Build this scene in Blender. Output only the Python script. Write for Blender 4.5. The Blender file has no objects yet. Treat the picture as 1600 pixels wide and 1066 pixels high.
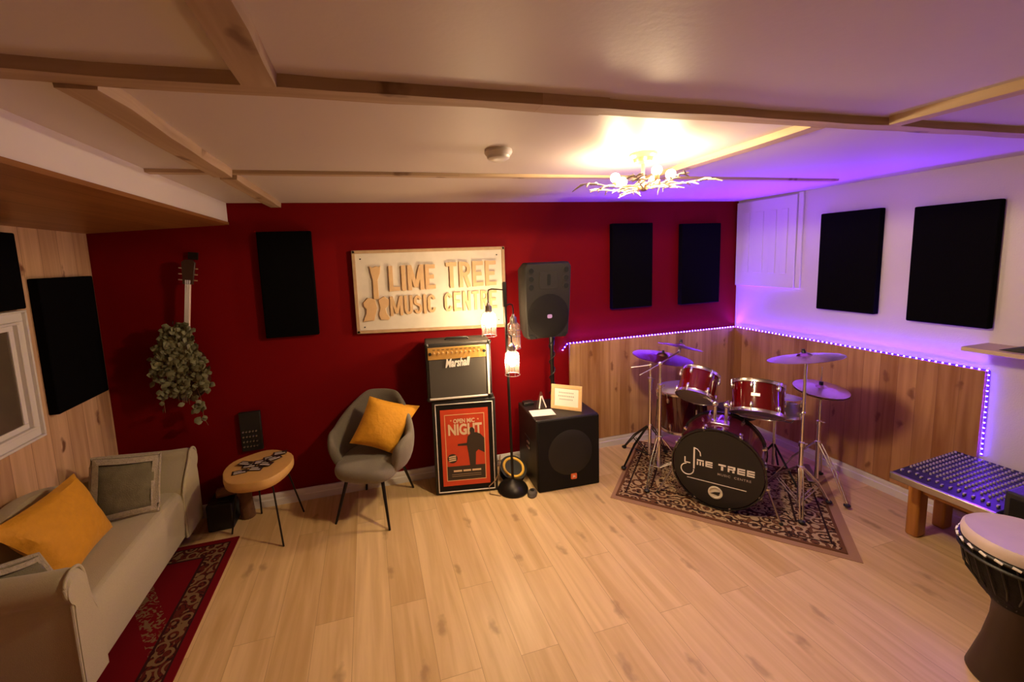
import bpy, bmesh, math, random
from math import sin, cos, pi, radians as R
from mathutils import Vector as V, Matrix as M4, noise as NZ
random.seed(7)
S = bpy.context.scene
COL = S.collection
# ---------------------------------------------------------------- camera
cam = bpy.data.cameras.new('camera'); camo = bpy.data.objects.new('camera', cam); COL.objects.link(camo)
S.camera = camo
cam.sensor_fit = 'HORIZONTAL'; cam.sensor_width = 36.0
cam.lens = 639.2164 / 1600 * 36
cam.shift_x = (800 - 747.6895) / 1600
cam.shift_y = (476.4531 - 533) / 1600
cam.clip_start = 0.05
_rt = V((0.96389822, -0.26336509, -0.0392307)); _dn = V((-0.06775696, -0.10011898, -0.9926657)); _fw = V((0.25750575, 0.95948685, -0.11434932))
m = M4((( _rt.x, -_dn.x, -_fw.x, -3.6115), (_rt.y, -_dn.y, -_fw.y, -3.3228), (_rt.z, -_dn.z, -_fw.z, 1.846), (0, 0, 0, 1)))
camo.matrix_world = m
# ---------------------------------------------------------------- world, exposure
W = bpy.data.worlds.new('world'); S.world = W; W.use_nodes = True
W.node_tree.nodes['Background'].inputs[0].default_value = (1.0, 0.8, 0.62, 1)
W.node_tree.nodes['Background'].inputs[1].default_value = 0.004
S.view_settings.view_transform = 'Standard'; S.view_settings.look = 'None'
S.view_settings.gamma = 1; S.view_settings.use_curve_mapping = False
S.view_settings.exposure = 0.36
BULB_CEIL = 230.0      # radiance of the ceiling lamp bulbs
BULB_FLOOR = 390.0     # radiance of the floor lamp bulbs
LED_STRIP = 1.2        # glow of the tape between its diodes
LED_DOT = 260.0        # radiance of each diode
# fill for the rear half of the room (added lamp, unseen behind the camera)
FILL_REAR = 1.2

def uplight(loc, dirv, length, ax, watts, spread):
    # directional output of the LED tape: a thin strip source aimed along dirv, its long side along ax
    l = bpy.data.lights.new('led_beam', 'AREA'); l.shape = 'RECTANGLE'; l.size = length; l.size_y = .008; l.energy = watts; l.color = (.16, .02, 1.); l.spread = R(spread)
    o = bpy.data.objects.new('led_beam', l); COL.objects.link(o); z = -V(dirv).normalized(); x = V(ax).normalized(); y = z.cross(x)
    mm = M4.Identity(4)
    for i in range(3): mm[i][0], mm[i][1], mm[i][2], mm[i][3] = x[i], y[i], z[i], loc[i]
    o.matrix_world = mm; return o
LED_WATTS = 15.0
CEIL_WATTS = 66.0      # downward output of the ceiling lamp
uplight((-.95, -.012, 1.050), (0, -.42, 1), 1.86, (1, 0, 0), LED_WATTS, 88)
uplight((-.012, -.90, 1.050), (-.42, 0, 1), 1.76, (0, 1, 0), LED_WATTS, 88)
uplight((-.014, -1.806, .78), (-1, -.55, -.25), .54, (0, 0, 1), 3., 150)

# ---------------------------------------------------------------- materials
def nt(mat): return mat.node_tree.nodes, mat.node_tree.links
def mat(name, c, rough=.6, metal=0., emit=None, es=1., noise=0, nscale=8., bump=0, bscale=60., spec=.5, sheen=0., coat=0., alpha=1., trans=0., stretch=(1, 1, 1)):
    m = bpy.data.materials.new(name); m.use_nodes = True
    N, L = nt(m); b = N['Principled BSDF']
    b.inputs['Base Color'].default_value = (*c, 1); b.inputs['Roughness'].default_value = rough
    b.inputs['Metallic'].default_value = metal; b.inputs['Specular IOR Level'].default_value = spec
    b.inputs['Sheen Weight'].default_value = sheen; b.inputs['Coat Weight'].default_value = coat
    b.inputs['Alpha'].default_value = alpha; b.inputs['Transmission Weight'].default_value = trans
    if emit: b.inputs['Emission Color'].default_value = (*emit, 1); b.inputs['Emission Strength'].default_value = es
    tc = N.new('ShaderNodeTexCoord'); mp = N.new('ShaderNodeMapping'); mp.inputs['Scale'].default_value = stretch
    L.new(tc.outputs['Object'], mp.inputs[0])
    if noise:
        n = N.new('ShaderNodeTexNoise'); n.inputs['Scale'].default_value = nscale; n.inputs['Detail'].default_value = 5
        L.new(mp.outputs[0], n.inputs[0])
        mx = N.new('ShaderNodeMix'); mx.data_type = 'RGBA'
        mx.inputs[6].default_value = (*[v * (1 - noise) for v in c], 1); mx.inputs[7].default_value = (*[min(1, v * (1 + noise)) for v in c], 1)
        L.new(n.outputs[0], mx.inputs[0]); L.new(mx.outputs[2], b.inputs['Base Color'])
    if bump:
        n = N.new('ShaderNodeTexNoise'); n.inputs['Scale'].default_value = bscale; n.inputs['Detail'].default_value = 3
        L.new(mp.outputs[0], n.inputs[0]); bp = N.new('ShaderNodeBump'); bp.inputs['Strength'].default_value = bump; bp.inputs['Distance'].default_value = .01
        L.new(n.outputs[0], bp.inputs['Height']); L.new(bp.outputs[0], b.inputs['Normal'])
    return m

def boards(name, along, width, length, c1, c2, gap, knots=.5, rough=.5, grain='z', gapw=.012, spots=(.12, .05, .02), vary=.5, kn=3., kt=.6):
    """wood boards: 'along' = axis across which boards repeat, grain = axis the boards run along"""
    m = bpy.data.materials.new(name); m.use_nodes = True; N, L = nt(m); b = N['Principled BSDF']; b.inputs['Roughness'].default_value = rough
    tc = N.new('ShaderNodeTexCoord'); sp = N.new('ShaderNodeSeparateXYZ'); L.new(tc.outputs['Object'], sp.inputs[0])
    cb = N.new('ShaderNodeCombineXYZ'); L.new(sp.outputs['xyz'.index(grain)], cb.inputs[0]); L.new(sp.outputs['xyz'.index(along)], cb.inputs[1])
    br = N.new('ShaderNodeTexBrick'); L.new(cb.outputs[0], br.inputs[0]); br.inputs['Scale'].default_value = 1
    br.inputs['Brick Width'].default_value = length; br.inputs['Row Height'].default_value = width
    br.inputs['Mortar Size'].default_value = width * gapw; br.inputs['Mortar Smooth'].default_value = .3
    br.inputs['Color1'].default_value = (0, 0, 0, 1); br.inputs['Color2'].default_value = (1, 1, 1, 1); br.inputs['Mortar'].default_value = (.5, .5, .5, 1)
    br.offset = .37
    # random offset per board for the grain
    mp = N.new('ShaderNodeMapping'); sc = [22., 22., 22.]; sc['xyz'.index(grain)] = 1.4; mp.inputs['Scale'].default_value = sc
    L.new(tc.outputs['Object'], mp.inputs[0])
    ad = N.new('ShaderNodeVectorMath'); ad.operation = 'MULTIPLY_ADD'; ad.inputs[1].default_value = (9, 9, 9)
    L.new(br.outputs['Color'], ad.inputs[0]); L.new(mp.outputs[0], ad.inputs[2])
    n = N.new('ShaderNodeTexNoise'); n.inputs['Scale'].default_value = 1.; n.inputs['Detail'].default_value = 6; n.inputs['Distortion'].default_value = .6
    L.new(ad.outputs[0], n.inputs[0])
    mx = N.new('ShaderNodeMix'); mx.data_type = 'RGBA'; mx.inputs[6].default_value = (*c1, 1); mx.inputs[7].default_value = (*c2, 1)
    t1 = N.new('ShaderNodeMath'); t1.operation = 'MULTIPLY_ADD'; t1.inputs[1].default_value = vary; L.new(br.outputs['Color'], t1.inputs[0])
    t2 = N.new('ShaderNodeMath'); t2.operation = 'MULTIPLY_ADD'; t2.inputs[1].default_value = 1.4; t2.inputs[2].default_value = -.2 - vary * .5 + (1 - vary) * 0
    L.new(n.outputs[0], t2.inputs[0]); L.new(t2.outputs[0], t1.inputs[2]); L.new(t1.outputs[0], mx.inputs[0]); t1.use_clamp = True
    out = mx.outputs[2]
    if knots:
        mp2 = N.new('ShaderNodeMapping'); mp2.inputs['Scale'].default_value = (kn, kn * 2.4, 1)
        dn = N.new('ShaderNodeTexNoise'); dn.inputs['Scale'].default_value = 14; L.new(tc.outputs['Object'], dn.inputs[0])
        dv = N.new('ShaderNodeVectorMath'); dv.operation = 'MULTIPLY_ADD'; dv.inputs[1].default_value = (.16, .06, 0); L.new(dn.outputs['Color'], dv.inputs[0]); L.new(cb.outputs[0], dv.inputs[2])
        L.new(dv.outputs[0], mp2.inputs[0]); vo = N.new('ShaderNodeTexVoronoi'); vo.voronoi_dimensions = '2D'; vo.inputs['Scale'].default_value = 1.; L.new(mp2.outputs[0], vo.inputs[0])
        rp = N.new('ShaderNodeValToRGB'); rp.color_ramp.elements[0].position = .05; rp.color_ramp.elements[0].color = (1, 1, 1, 1)
        rp.color_ramp.elements[1].position = .15; rp.color_ramp.elements[1].color = (0, 0, 0, 1); L.new(vo.outputs['Distance'], rp.inputs[0])
        sepc = N.new('ShaderNodeSeparateColor'); L.new(vo.outputs['Color'], sepc.inputs[0])
        gt = N.new('ShaderNodeMath'); gt.operation = 'GREATER_THAN'; gt.inputs[1].default_value = kt; L.new(sepc.outputs[0], gt.inputs[0])
        mu = N.new('ShaderNodeMath'); mu.operation = 'MULTIPLY'; L.new(rp.outputs[0], mu.inputs[0]); L.new(gt.outputs[0], mu.inputs[1])
        mu2 = N.new('ShaderNodeMath'); mu2.operation = 'MULTIPLY'; mu2.inputs[1].default_value = knots; L.new(mu.outputs[0], mu2.inputs[0])
        m2 = N.new('ShaderNodeMix'); m2.data_type = 'RGBA'; m2.inputs[7].default_value = (*spots, 1); L.new(mu2.outputs[0], m2.inputs[0]); L.new(out, m2.inputs[6]); out = m2.outputs[2]
    m3 = N.new('ShaderNodeMix'); m3.data_type = 'RGBA'; m3.inputs[7].default_value = (*gap, 1); L.new(br.outputs['Fac'], m3.inputs[0]); L.new(out, m3.inputs[6])
    L.new(m3.outputs[2], b.inputs['Base Color'])
    bp = N.new('ShaderNodeBump'); bp.inputs['Strength'].default_value = .4; bp.inputs['Distance'].default_value = .003; bp.invert = True
    L.new(br.outputs['Fac'], bp.inputs['Height']); L.new(bp.outputs[0], b.inputs['Normal'])
    return m

def rugmat(name, ground, border, pale, dark, hx, hy, bw, scale, medal=False):
    """patterned rug, object coords with centre origin, half sizes hx, hy, border width bw"""
    m = bpy.data.materials.new(name); m.use_nodes = True; N, L = nt(m); b = N['Principled BSDF']; b.inputs['Roughness'].default_value = .95; b.inputs['Specular IOR Level'].default_value = .1
    tc = N.new('ShaderNodeTexCoord'); sp = N.new('ShaderNodeSeparateXYZ'); L.new(tc.outputs['Object'], sp.inputs[0])
    def math(op, a, bb=None, cl=False):
        x = N.new('ShaderNodeMath'); x.operation = op; x.use_clamp = cl
        for i, v in enumerate((a, bb)):
            if v is None: continue
            if isinstance(v, (int, float)): x.inputs[i].default_value = v
            else: L.new(v, x.inputs[i])
        return x.outputs[0]
    ex = math('SUBTRACT', hx, math('ABSOLUTE', sp.outputs[0])); ey = math('SUBTRACT', hy, math('ABSOLUTE', sp.outputs[1])); e = math('MINIMUM', ex, ey)
    def mix(f, a, c):
        x = N.new('ShaderNodeMix'); x.data_type = 'RGBA'; L.new(f, x.inputs[0])
        for i, v in ((6, a), (7, c)):
            if isinstance(v, tuple): x.inputs[i].default_value = (*v, 1)
            else: L.new(v, x.inputs[i])
        return x.outputs[2]
    vo = N.new('ShaderNodeTexVoronoi'); vo.inputs['Scale'].default_value = scale; L.new(tc.outputs['Object'], vo.inputs[0])
    wv = N.new('ShaderNodeTexNoise'); wv.inputs['Scale'].default_value = scale * 1.3; wv.inputs['Detail'].default_value = 2; wv.inputs['Distortion'].default_value = 2.5; L.new(tc.outputs['Object'], wv.inputs[0])
    f1 = math('GREATER_THAN', math('SINE', math('MULTIPLY', vo.outputs['Distance'], 16.)), .2)
    f2 = math('GREATER_THAN', wv.outputs[0], .53)
    field = mix(f1, mix(f2, border, dark), pale)
    inner = ground
    if medal:
        fm = math('LESS_THAN', math('ABSOLUTE', math('SUBTRACT', math('ADD', math('ABSOLUTE', math('MULTIPLY', sp.outputs[0], 1.6)), math('ABSOLUTE', sp.outputs[1])), .62)), .10)
        inner = mix(math('MULTIPLY', fm, f2), ground, pale)
    else:
        inner = mix(math('GREATER_THAN', wv.outputs[0], .48), mix(f1, dark, border), pale)
    isb = math('LESS_THAN', e, bw)
    c = mix(isb, inner, field)
    ln = math('MAXIMUM', math('LESS_THAN', math('ABSOLUTE', math('SUBTRACT', e, bw)), .007), math('LESS_THAN', math('ABSOLUTE', math('SUBTRACT', e, bw * .28)), .006))
    c = mix(ln, c, dark)
    c = mix(math('LESS_THAN', e, bw * (.25 if medal else .08)), c, ground if medal else border)
    L.new(c, b.inputs['Base Color'])
    return m

RED = mat('red_wall_paint', (.165, .0006, .002), .7, spec=.12, noise=.06, nscale=3, bump=.12, bscale=180)
WHITE = mat('white_wall_paint', (.66, .60, .58), .6, noise=.03, nscale=2, bump=.1, bscale=120)
CEIL = mat('ceiling_paint', (.60, .52, .47), .5, noise=.04, nscale=1.5, bump=.05, bscale=50)
TRIMW = mat('white_gloss_trim', (.74, .70, .66), .35)
FLOOR = boards('oak_laminate', 'x', .19, 1.25, (.54, .34, .13), (.84, .61, .31), (.42, .26, .11), knots=.45, rough=.42, grain='y', gapw=.006, spots=(.22, .11, .045), vary=.4, kn=2.2, kt=.5)
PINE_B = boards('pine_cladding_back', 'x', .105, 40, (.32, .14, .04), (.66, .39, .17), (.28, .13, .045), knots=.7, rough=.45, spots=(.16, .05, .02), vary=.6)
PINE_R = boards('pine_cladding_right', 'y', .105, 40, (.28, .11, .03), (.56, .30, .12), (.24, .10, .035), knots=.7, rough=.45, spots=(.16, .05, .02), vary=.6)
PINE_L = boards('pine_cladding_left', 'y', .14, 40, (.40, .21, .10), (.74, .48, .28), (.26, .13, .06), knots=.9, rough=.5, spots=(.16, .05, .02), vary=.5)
SOFFIT = boards('stained_soffit_board', 'x', .14, 40, (.22, .085, .02), (.38, .17, .05), (.12, .04, .01), knots=.3, rough=.4, grain='y')
BEAMX = boards('rustic_beam_wood', 'y', .5, 3.1, (.30, .19, .10), (.60, .44, .29), (.3, .16, .07), knots=.7, rough=.7, grain='x', gapw=.001)
BEAMY = boards('rustic_beam_wood_across', 'x', .5, 3.1, (.30, .19, .10), (.60, .44, .29), (.3, .16, .07), knots=.7, rough=.7, grain='y', gapw=.001)
BLACKF = mat('black_foam_fabric', (.004, .0035, .004), .98, spec=.02, bump=.3, bscale=300)
BLACK = mat('black_plastic', (.012, .011, .011), .45)
TOLEX = mat('black_tolex', (.016, .013, .012), .5, bump=.35, bscale=400)
GRILLE = mat('speaker_grille_cloth', (.07, .06, .05), .9, noise=.3, nscale=250, bump=.3, bscale=500)
DARKG = mat('dark_mesh_grille', (.010, .008, .007), .75, spec=.2, bump=.4, bscale=500)
GOLD = mat('gold_panel', (.72, .42, .12), .35, metal=.4)
GOLDK = mat('gold_knob', (.85, .6, .28), .3, metal=.6)
CREAM = mat('cream_piping', (.75, .70, .66), .5)
LOGOW = mat('white_logo', (.85, .82, .76), .4)
CHROME = mat('chrome', (.92, .90, .88), .24, metal=1.)
STEEL = mat('brushed_steel', (.5, .47, .45), .35, metal=1.)
IRON = mat('black_iron', (.02, .016, .014), .4, metal=.6)
LOGW = mat('light_log_wood', (.60, .35, .11), .5, noise=.25, nscale=9)
BARK = mat('bark', (.17, .075, .03), .8, noise=.5, nscale=20, bump=.8, bscale=30)
ENDG = mat('log_end_grain', (.50, .25, .10), .7, noise=.3, nscale=14)
SOFAF = mat('cream_sofa_fabric', (.48, .42, .27), .9, noise=.08, nscale=120, bump=.25, bscale=350, sheen=.2)
CHAIRF = mat('grey_felt_fabric', (.19, .165, .125), .92, noise=.15, nscale=100, bump=.25, bscale=320, sheen=.2)
MUST = mat('mustard_velvet', (.66, .30, .008), .75, noise=.12, nscale=30, bump=.4, bscale=40, sheen=.1)
LEAF = mat('dusty_leaf', (.17, .17, .09), .7, noise=.5, nscale=25)
IVORY = mat('ivory_lace', (.40, .34, .24), .9, noise=.35, nscale=90, bump=.5, bscale=200)
TAPE = mat('tapestry_cloth', (.17, .15, .085), .95, noise=.35, nscale=25, bump=.4, bscale=200)
PAPER = mat('paper', (.85, .82, .76), .8)
FRAMEW = mat('light_pine_frame', (.75, .48, .24), .5, noise=.1, nscale=30)
CYMB = mat('cymbal_bronze', (.55, .38, .28), .28, metal=1., bump=.2, bscale=120)
DRUMR = mat('red_drum_lacquer', (.12, .0015, .003), .12, coat=.8, noise=.05)
DRUMD = mat('dark_red_drum_lacquer', (.05, .002, .004), .15, coat=.8)
HEADW = mat('drum_head', (.55, .50, .50), .5)
HEADC = mat('clear_drum_head', (.20, .17, .16), .25)
HEADB = mat('black_drum_head', (.009, .0085, .0085), .45)
GREEN = None
def glass(name, c=(1, 1, 1), rough=.05, a=.25):
    m = bpy.data.materials.new(name); m.use_nodes = True; N, L = nt(m); b = N['Principled BSDF']
    b.inputs['Base Color'].default_value = (*c, 1); b.inputs['Roughness'].default_value = rough; b.inputs['Alpha'].default_value = a
    b.inputs['Specular IOR Level'].default_value = .8
    return m
GLASS = glass('clear_glass', (.25, .22, .2), .05, .12)
SMOKE = glass('smoked_glass', (.25, .2, .17), .1, .35)
PANE = mat('dark_window_glass', (.10, .075, .05), .08, spec=.8, noise=.6, nscale=3)  # brown mottling paints a reflection into the dark pane
def emi(name, c, s):
    m = bpy.data.materials.new(name); m.use_nodes = True; N, L = nt(m); N.remove(N['Principled BSDF'])
    e = N.new('ShaderNodeEmission'); e.inputs[0].default_value = (*c, 1); e.inputs[1].default_value = s; L.new(e.outputs[0], N['Material Output'].inputs[0]); return m
WARM = emi('lit_ceiling_bulb', (1., .74, .42), BULB_CEIL)
WARM2 = emi('lit_filament_bulb', (1., .70, .38), BULB_FLOOR)
REAR = emi('rear_fill_bulb', (1., .66, .38), BULB_CEIL * .5)
LEDM = emi('purple_led_tape', (.12, .02, 1.), LED_STRIP)
LEDD = emi('purple_led_point', (.12, .03, 1.), LED_DOT)

# ---------------------------------------------------------------- mesh builder
def frame(d, up=V((0, 0, 1))):
    d = V(d).normalized()
    if abs(d.dot(up)) > .999: up = V((0, 1, 0)) if abs(d.y) < .9 else V((1, 0, 0))
    x = up.cross(d).normalized(); y = d.cross(x)
    m = M4.Identity(4)
    for i in range(3): m[i][0], m[i][1], m[i][2] = x[i], y[i], d[i]
    return m
class MB:
    def __init__(s): s.b = bmesh.new()
    def box(s, x0, x1, y0, y1, z0, z1, rot=None):
        vs = [s.b.verts.new((x, y, z)) for z in (z0, z1) for y in (y0, y1) for x in (x0, x1)]
        if rot is not None:
            for v in vs: v.co = rot @ v.co
        for f in ((0, 2, 3, 1), (4, 5, 7, 6), (0, 1, 5, 4), (2, 6, 7, 3), (0, 4, 6, 2), (1, 3, 7, 5)): s.b.faces.new([vs[i] for i in f])
        return s
    def rings(s, rings, cap=True, closed=True):
        rr = [[s.b.verts.new(p) for p in r] for r in rings]
        n = len(rr[0])
        for a, c in zip(rr, rr[1:]):
            for i in range(n if closed else n - 1):
                j = (i + 1) % n
                s.b.faces.new((a[i], a[j], c[j], c[i]))
        if cap:
            s.b.faces.new(list(reversed(rr[0]))); s.b.faces.new(rr[-1])
        return s
    def cyl(s, p0, p1, r0, r1=None, n=16, cap=True):
        r1 = r0 if r1 is None else r1; p0, p1 = V(p0), V(p1); f = frame(p1 - p0)
        def ring(p, r): return [p + (f @ V((r * cos(2 * pi * i / n), r * sin(2 * pi * i / n), 0))) for i in range(n)]
        return s.rings([ring(p0, r0), ring(p1, r1)], cap)
    def lathe(s, prof, T=None, n=24, cap=True, sx=1., sy=1.):
        T = T or M4.Identity(4)
        return s.rings([[T @ V((sx * r * cos(2 * pi * i / n), sy * r * sin(2 * pi * i / n), z)) for i in range(n)] for r, z in prof], cap)
    def tube(s, pts, r, n=8, loop=False):
        pts = [V(p) for p in pts]; rg = []; up = V((0, 0, 1))
        k = len(pts)
        for i, p in enumerate(pts):
            if loop: d = pts[(i + 1) % k] - pts[i - 1]
            else: d = pts[min(i + 1, k - 1)] - pts[max(i - 1, 0)]
            f = frame(d, V((.13, .21, .97)))
            rr = r[i] if isinstance(r, (list, tuple)) else r
            rg.append([p + (f @ V((rr * cos(2 * pi * j / n), rr * sin(2 * pi * j / n), 0))) for j in range(n)])
        if loop: rg.append(rg[0]); return s.rings(rg, False)
        return s.rings(rg)
    def ball(s, c, r, n=12, sc=(1, 1, 1)):
        c = V(c); k = n // 2; rg = []
        for j in range(1, k):
            a = pi * j / k
            rg.append([c + V((r * sc[0] * sin(a) * cos(2 * pi * i / n), r * sc[1] * sin(a) * sin(2 * pi * i / n), -r * sc[2] * cos(a))) for i in range(n)])
        return s.rings(rg)
    def prism(s, out, d0, d1, T=None):
        """outline of (u,v) extruded along local z d0..d1 by T"""
        T = T or M4.Identity(4)
        return s.rings([[T @ V((u, v, d)) for u, v in out] for d in (d0, d1)])
    def make(s, name, m, parent=None, smooth=False, bevel=0, seg=2, T=None, sub=0):
        if T is not None: s.b.transform(T)
        bmesh.ops.recalc_face_normals(s.b, faces=s.b.faces)
        me = bpy.data.meshes.new(name); s.b.to_mesh(me); s.b.free()
        me.materials.append(m)
        o = bpy.data.objects.new(name, me); COL.objects.link(o)
        if parent: o.parent = parent
        if bevel:
            md = o.modifiers.new('bevel', 'BEVEL'); md.width = bevel; md.segments = seg; md.limit_method = 'ANGLE'; md.angle_limit = R(35)
        if sub:
            md = o.modifiers.new('sub', 'SUBSURF'); md.levels = sub; md.render_levels = sub
        if smooth or bevel or sub:
            for p in me.polygons: p.use_smooth = True
            if not sub:
                me.set_sharp_from_angle(angle=R(38))
        return o
def bx(*a, rot=None): return MB().box(*a, rot=rot)
def cy(*a, **k): return MB().cyl(*a, **k)

def tag(o, label=None, cat=None, group=None, kind=None):
    if label: o['label'] = label
    if cat: o['category'] = cat
    if group: o['group'] = group
    if kind: o['kind'] = kind
    return o
def thing(name, label, cat, loc=(0, 0, 0), rz=0., group=None):
    o = bpy.data.objects.new(name, None); COL.objects.link(o); o.location = loc; o.rotation_euler = (0, 0, rz); o.empty_display_size = .1
    return tag(o, label, cat, group)
def struct(mb, name, m, **k): return tag(mb.make(name, m, **k), kind='structure')
def Tf(loc, rx=0, ry=0, rz=0):
    return M4.Translation(V(loc)) @ M4.Rotation(rz, 4, 'Z') @ M4.Rotation(ry, 4, 'Y') @ M4.Rotation(rx, 4, 'X')
FRONT = M4.Rotation(R(90), 4, 'X')   # text plane (x,y) -> (x,z), facing -y
def text(name, body, size, parent, m, T, ext=.001, xs=1., align='LEFT', bold=0., shear=0., space=1.):
    c = bpy.data.curves.new(name, 'FONT'); c.body = body; c.size = size; c.extrude = ext; c.align_x = align; c.offset = bold; c.shear = shear; c.space_character = space
    c.resolution_u = 3
    t = bpy.data.objects.new('tmp', c); COL.objects.link(t)
    dg = bpy.context.evaluated_depsgraph_get(); dg.update()
    me = bpy.data.meshes.new_from_object(t.evaluated_get(dg)); bpy.data.objects.remove(t); bpy.data.curves.remove(c)
    me.transform(T @ M4.Diagonal((xs, 1, 1, 1))); me.materials.clear(); me.materials.append(m); me.name = name
    o = bpy.data.objects.new(name, me); COL.objects.link(o)
    if parent: o.parent = parent
    return o
def rrect(w, h, r, n=4, cx=0, cy_=0):
    pts = []
    for qx, qy, a0 in ((1, 1, 0), (-1, 1, 90), (-1, -1, 180), (1, -1, 270)):
        for i in range(n + 1):
            a = R(a0 + 90 * i / n); pts.append((cx + qx * (w / 2 - r) + r * cos(a), cy_ + qy * (h / 2 - r) + r * sin(a)))
    return pts

# ================================================================ the room
HZ, XL, XB, YF = 2.3, -5.383, -4.541, -5.2
struct(bx(XL - .1, .1, YF - .1, .1, -.1, 0), 'floor', FLOOR)
struct(bx(XL - .1, .1, YF - .1, .1, HZ, HZ + .1), 'ceiling', CEIL)
struct(bx(XL - .1, .1, 0, .1, 0, HZ), 'wall_back', RED)
struct(bx(0, .1, YF, 0, 0, HZ), 'wall_right', WHITE)
struct(bx(XL - .1, XL, YF, 0, 0, HZ), 'wall_left', PINE_L)
struct(bx(XL - .1, .1, YF - .1, YF, 0, HZ), 'wall_front', mat('dim_rear_wall', (.16, .11, .07), .8))
# cladding
struct(bx(-1.885, -.02, -.02, 0, .095, 1.037), 'trim_1', PINE_B, bevel=.002)
struct(bx(-.02, 0, -1.785, 0, .095, 1.037), 'trim_2', PINE_R, bevel=.002)
def skirt(name, p0, p1, nx, ny):
    d = V((p1[0] - p0[0], p1[1] - p0[1], 0)); prof = [(0, 0), (.024, 0), (.024, .05), (.018, .056), (.018, .078), (.012, .094), (0, .094)]
    mb = MB(); mb.rings([[V((p[0] + nx * a, p[1] + ny * a, z)) for a, z in prof] for p in (p0, p1)])
    return struct(mb, name, TRIMW)
skirt('baseboard_back', (XL, 0), (-.02, 0), 0, -1); skirt('baseboard_right', (0, -.024), (0, -3.4), -1, 0)
# boxed-in duct along the left wall
mb = MB(); mb.rings([[V((x, y, z)) for x, z in ((XB, HZ), (XB, 2.165), (XB - .02, 2.165), (XB - .02, HZ))] for y in (YF, 0)]); struct(mb, 'trim_3', mat('lamplit_white_paint', (.84, .78, .74), .5))  # duct paint lightened: the ceiling lamp's light is put into its colour
mb = MB(); mb.rings([[V((x, y, z)) for x, z in ((XB + .006, 2.166), (XB + .006, 2.148), (XL, 2.104), (XL, 2.122))] for y in (YF, 0)]); struct(mb, 'trim_4', SOFFIT)
# ceiling beams (nailed boards with waney edges)
def beam(name, p0, p1, w, z0, m, seed, wob=.006):
    random.seed(seed); p0, p1 = V(p0), V(p1); d = (p1 - p0); L = d.length; d.normalize(); s = V((-d.y, d.x, 0)); n = max(3, int(L / .12)); rg = []
    for i in range(n + 1):
        p = p0 + d * L * i / n; a = w / 2 + wob * NZ.noise(V((i * .45, seed, 0))) * 2; c = w / 2 + wob * NZ.noise(V((i * .45, seed, 9))) * 2
        zz = z0 + .004 * NZ.noise(V((i * .3, seed, 4)))
        rg.append([p - s * a + V((0, 0, HZ)), p - s * (a - .004) + V((0, 0, zz)), p + s * (c - .004) + V((0, 0, zz)), p + s * c + V((0, 0, HZ))])
    mb = MB(); mb.rings(rg); return struct(mb, name, m)
beam('trim_5', (XB, -2.172, 0), (-2.885, -2.17, 0), .068, 2.271, BEAMX, 1)
beam('trim_6', (-2.88, -2.165, 0), (0, -2.182, 0), .062, 2.274, BEAMX, 2)
beam('trim_7', (XB, -1.09, 0), (-.35, -1.105, 0), .055, 2.285, BEAMX, 3, .003)
beam('trim_8', (-3.825, YF, 0), (-3.825, -2.207, 0), .083, 2.268, BEAMY, 4, .008)
beam('trim_9', (-4.222, -2.138, 0), (-4.228, -1.12, 0), .09, 2.264, BEAMY, 5, .008)
beam('trim_10', (-4.222, -1.06, 0), (-4.222, 0, 0), .08, 2.266, BEAMY, 6, .006)
beam('trim_11', (-1.965, -2.135, 0), (-1.90, -1.135, 0), .075, 2.275, BEAMY, 7, .003)
beam('trim_12', (-1.70, YF, 0), (-1.70, -2.215, 0), .07, 2.27, BEAMY, 8, .003)
# window on the left wall
wy0, wy1, wz0, wz1 = -1.95, -.637, .98, 1.668
def ringbox(y0, y1, z0, z1, t, x0, x1):
    mb = MB(); mb.box(x0, x1, y0, y1, z0, z0 + t); mb.box(x0, x1, y0, y1, z1 - t, z1); mb.box(x0, x1, y0, y0 + t, z0 + t, z1 - t); mb.box(x0, x1, y1 - t, y1, z0 + t, z1 - t); return mb
w1 = struct(ringbox(wy0, wy1, wz0, wz1, .012, XL, XL + .034), 'window_1', TRIMW, bevel=.003)
ringbox(wy0 + .012, wy1 - .012, wz0 + .012, wz1 - .012, .045, XL, XL + .018).make('window_frame', TRIMW, w1, bevel=.002)
ringbox(wy0 + .057, wy1 - .057, wz0 + .057, wz1 - .057, .014, XL, XL + .032).make('window_sash', TRIMW, w1, bevel=.003)
ringbox(wy0 + .071, wy1 - .071, wz0 + .071, wz1 - .071, .028, XL, XL + .012).make('window_sash', TRIMW, w1, bevel=.002)
bx(XL, XL + .006, wy0 + .09, wy1 - .09, wz0 + .09, wz1 - .09).make('pane', PANE, w1)
# white hatch door high on the right wall
d1 = struct(bx(-.03, 0, -.60, -.012, 1.47, 2.278), 'door_1', TRIMW, bevel=.003)
for y0, y1 in ((-.155, -.085), (-.30, -.215), (-.425, -.36), (-.53, -.47)):
    bx(-.036, -.03, y0, y1, 1.60, 2.17).make('door_panel', TRIMW, d1, bevel=.005)
struct(bx(-.018, 0, -.645, -.603, 1.47, 2.298), 'trim_13', TRIMW, bevel=.003)

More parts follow.
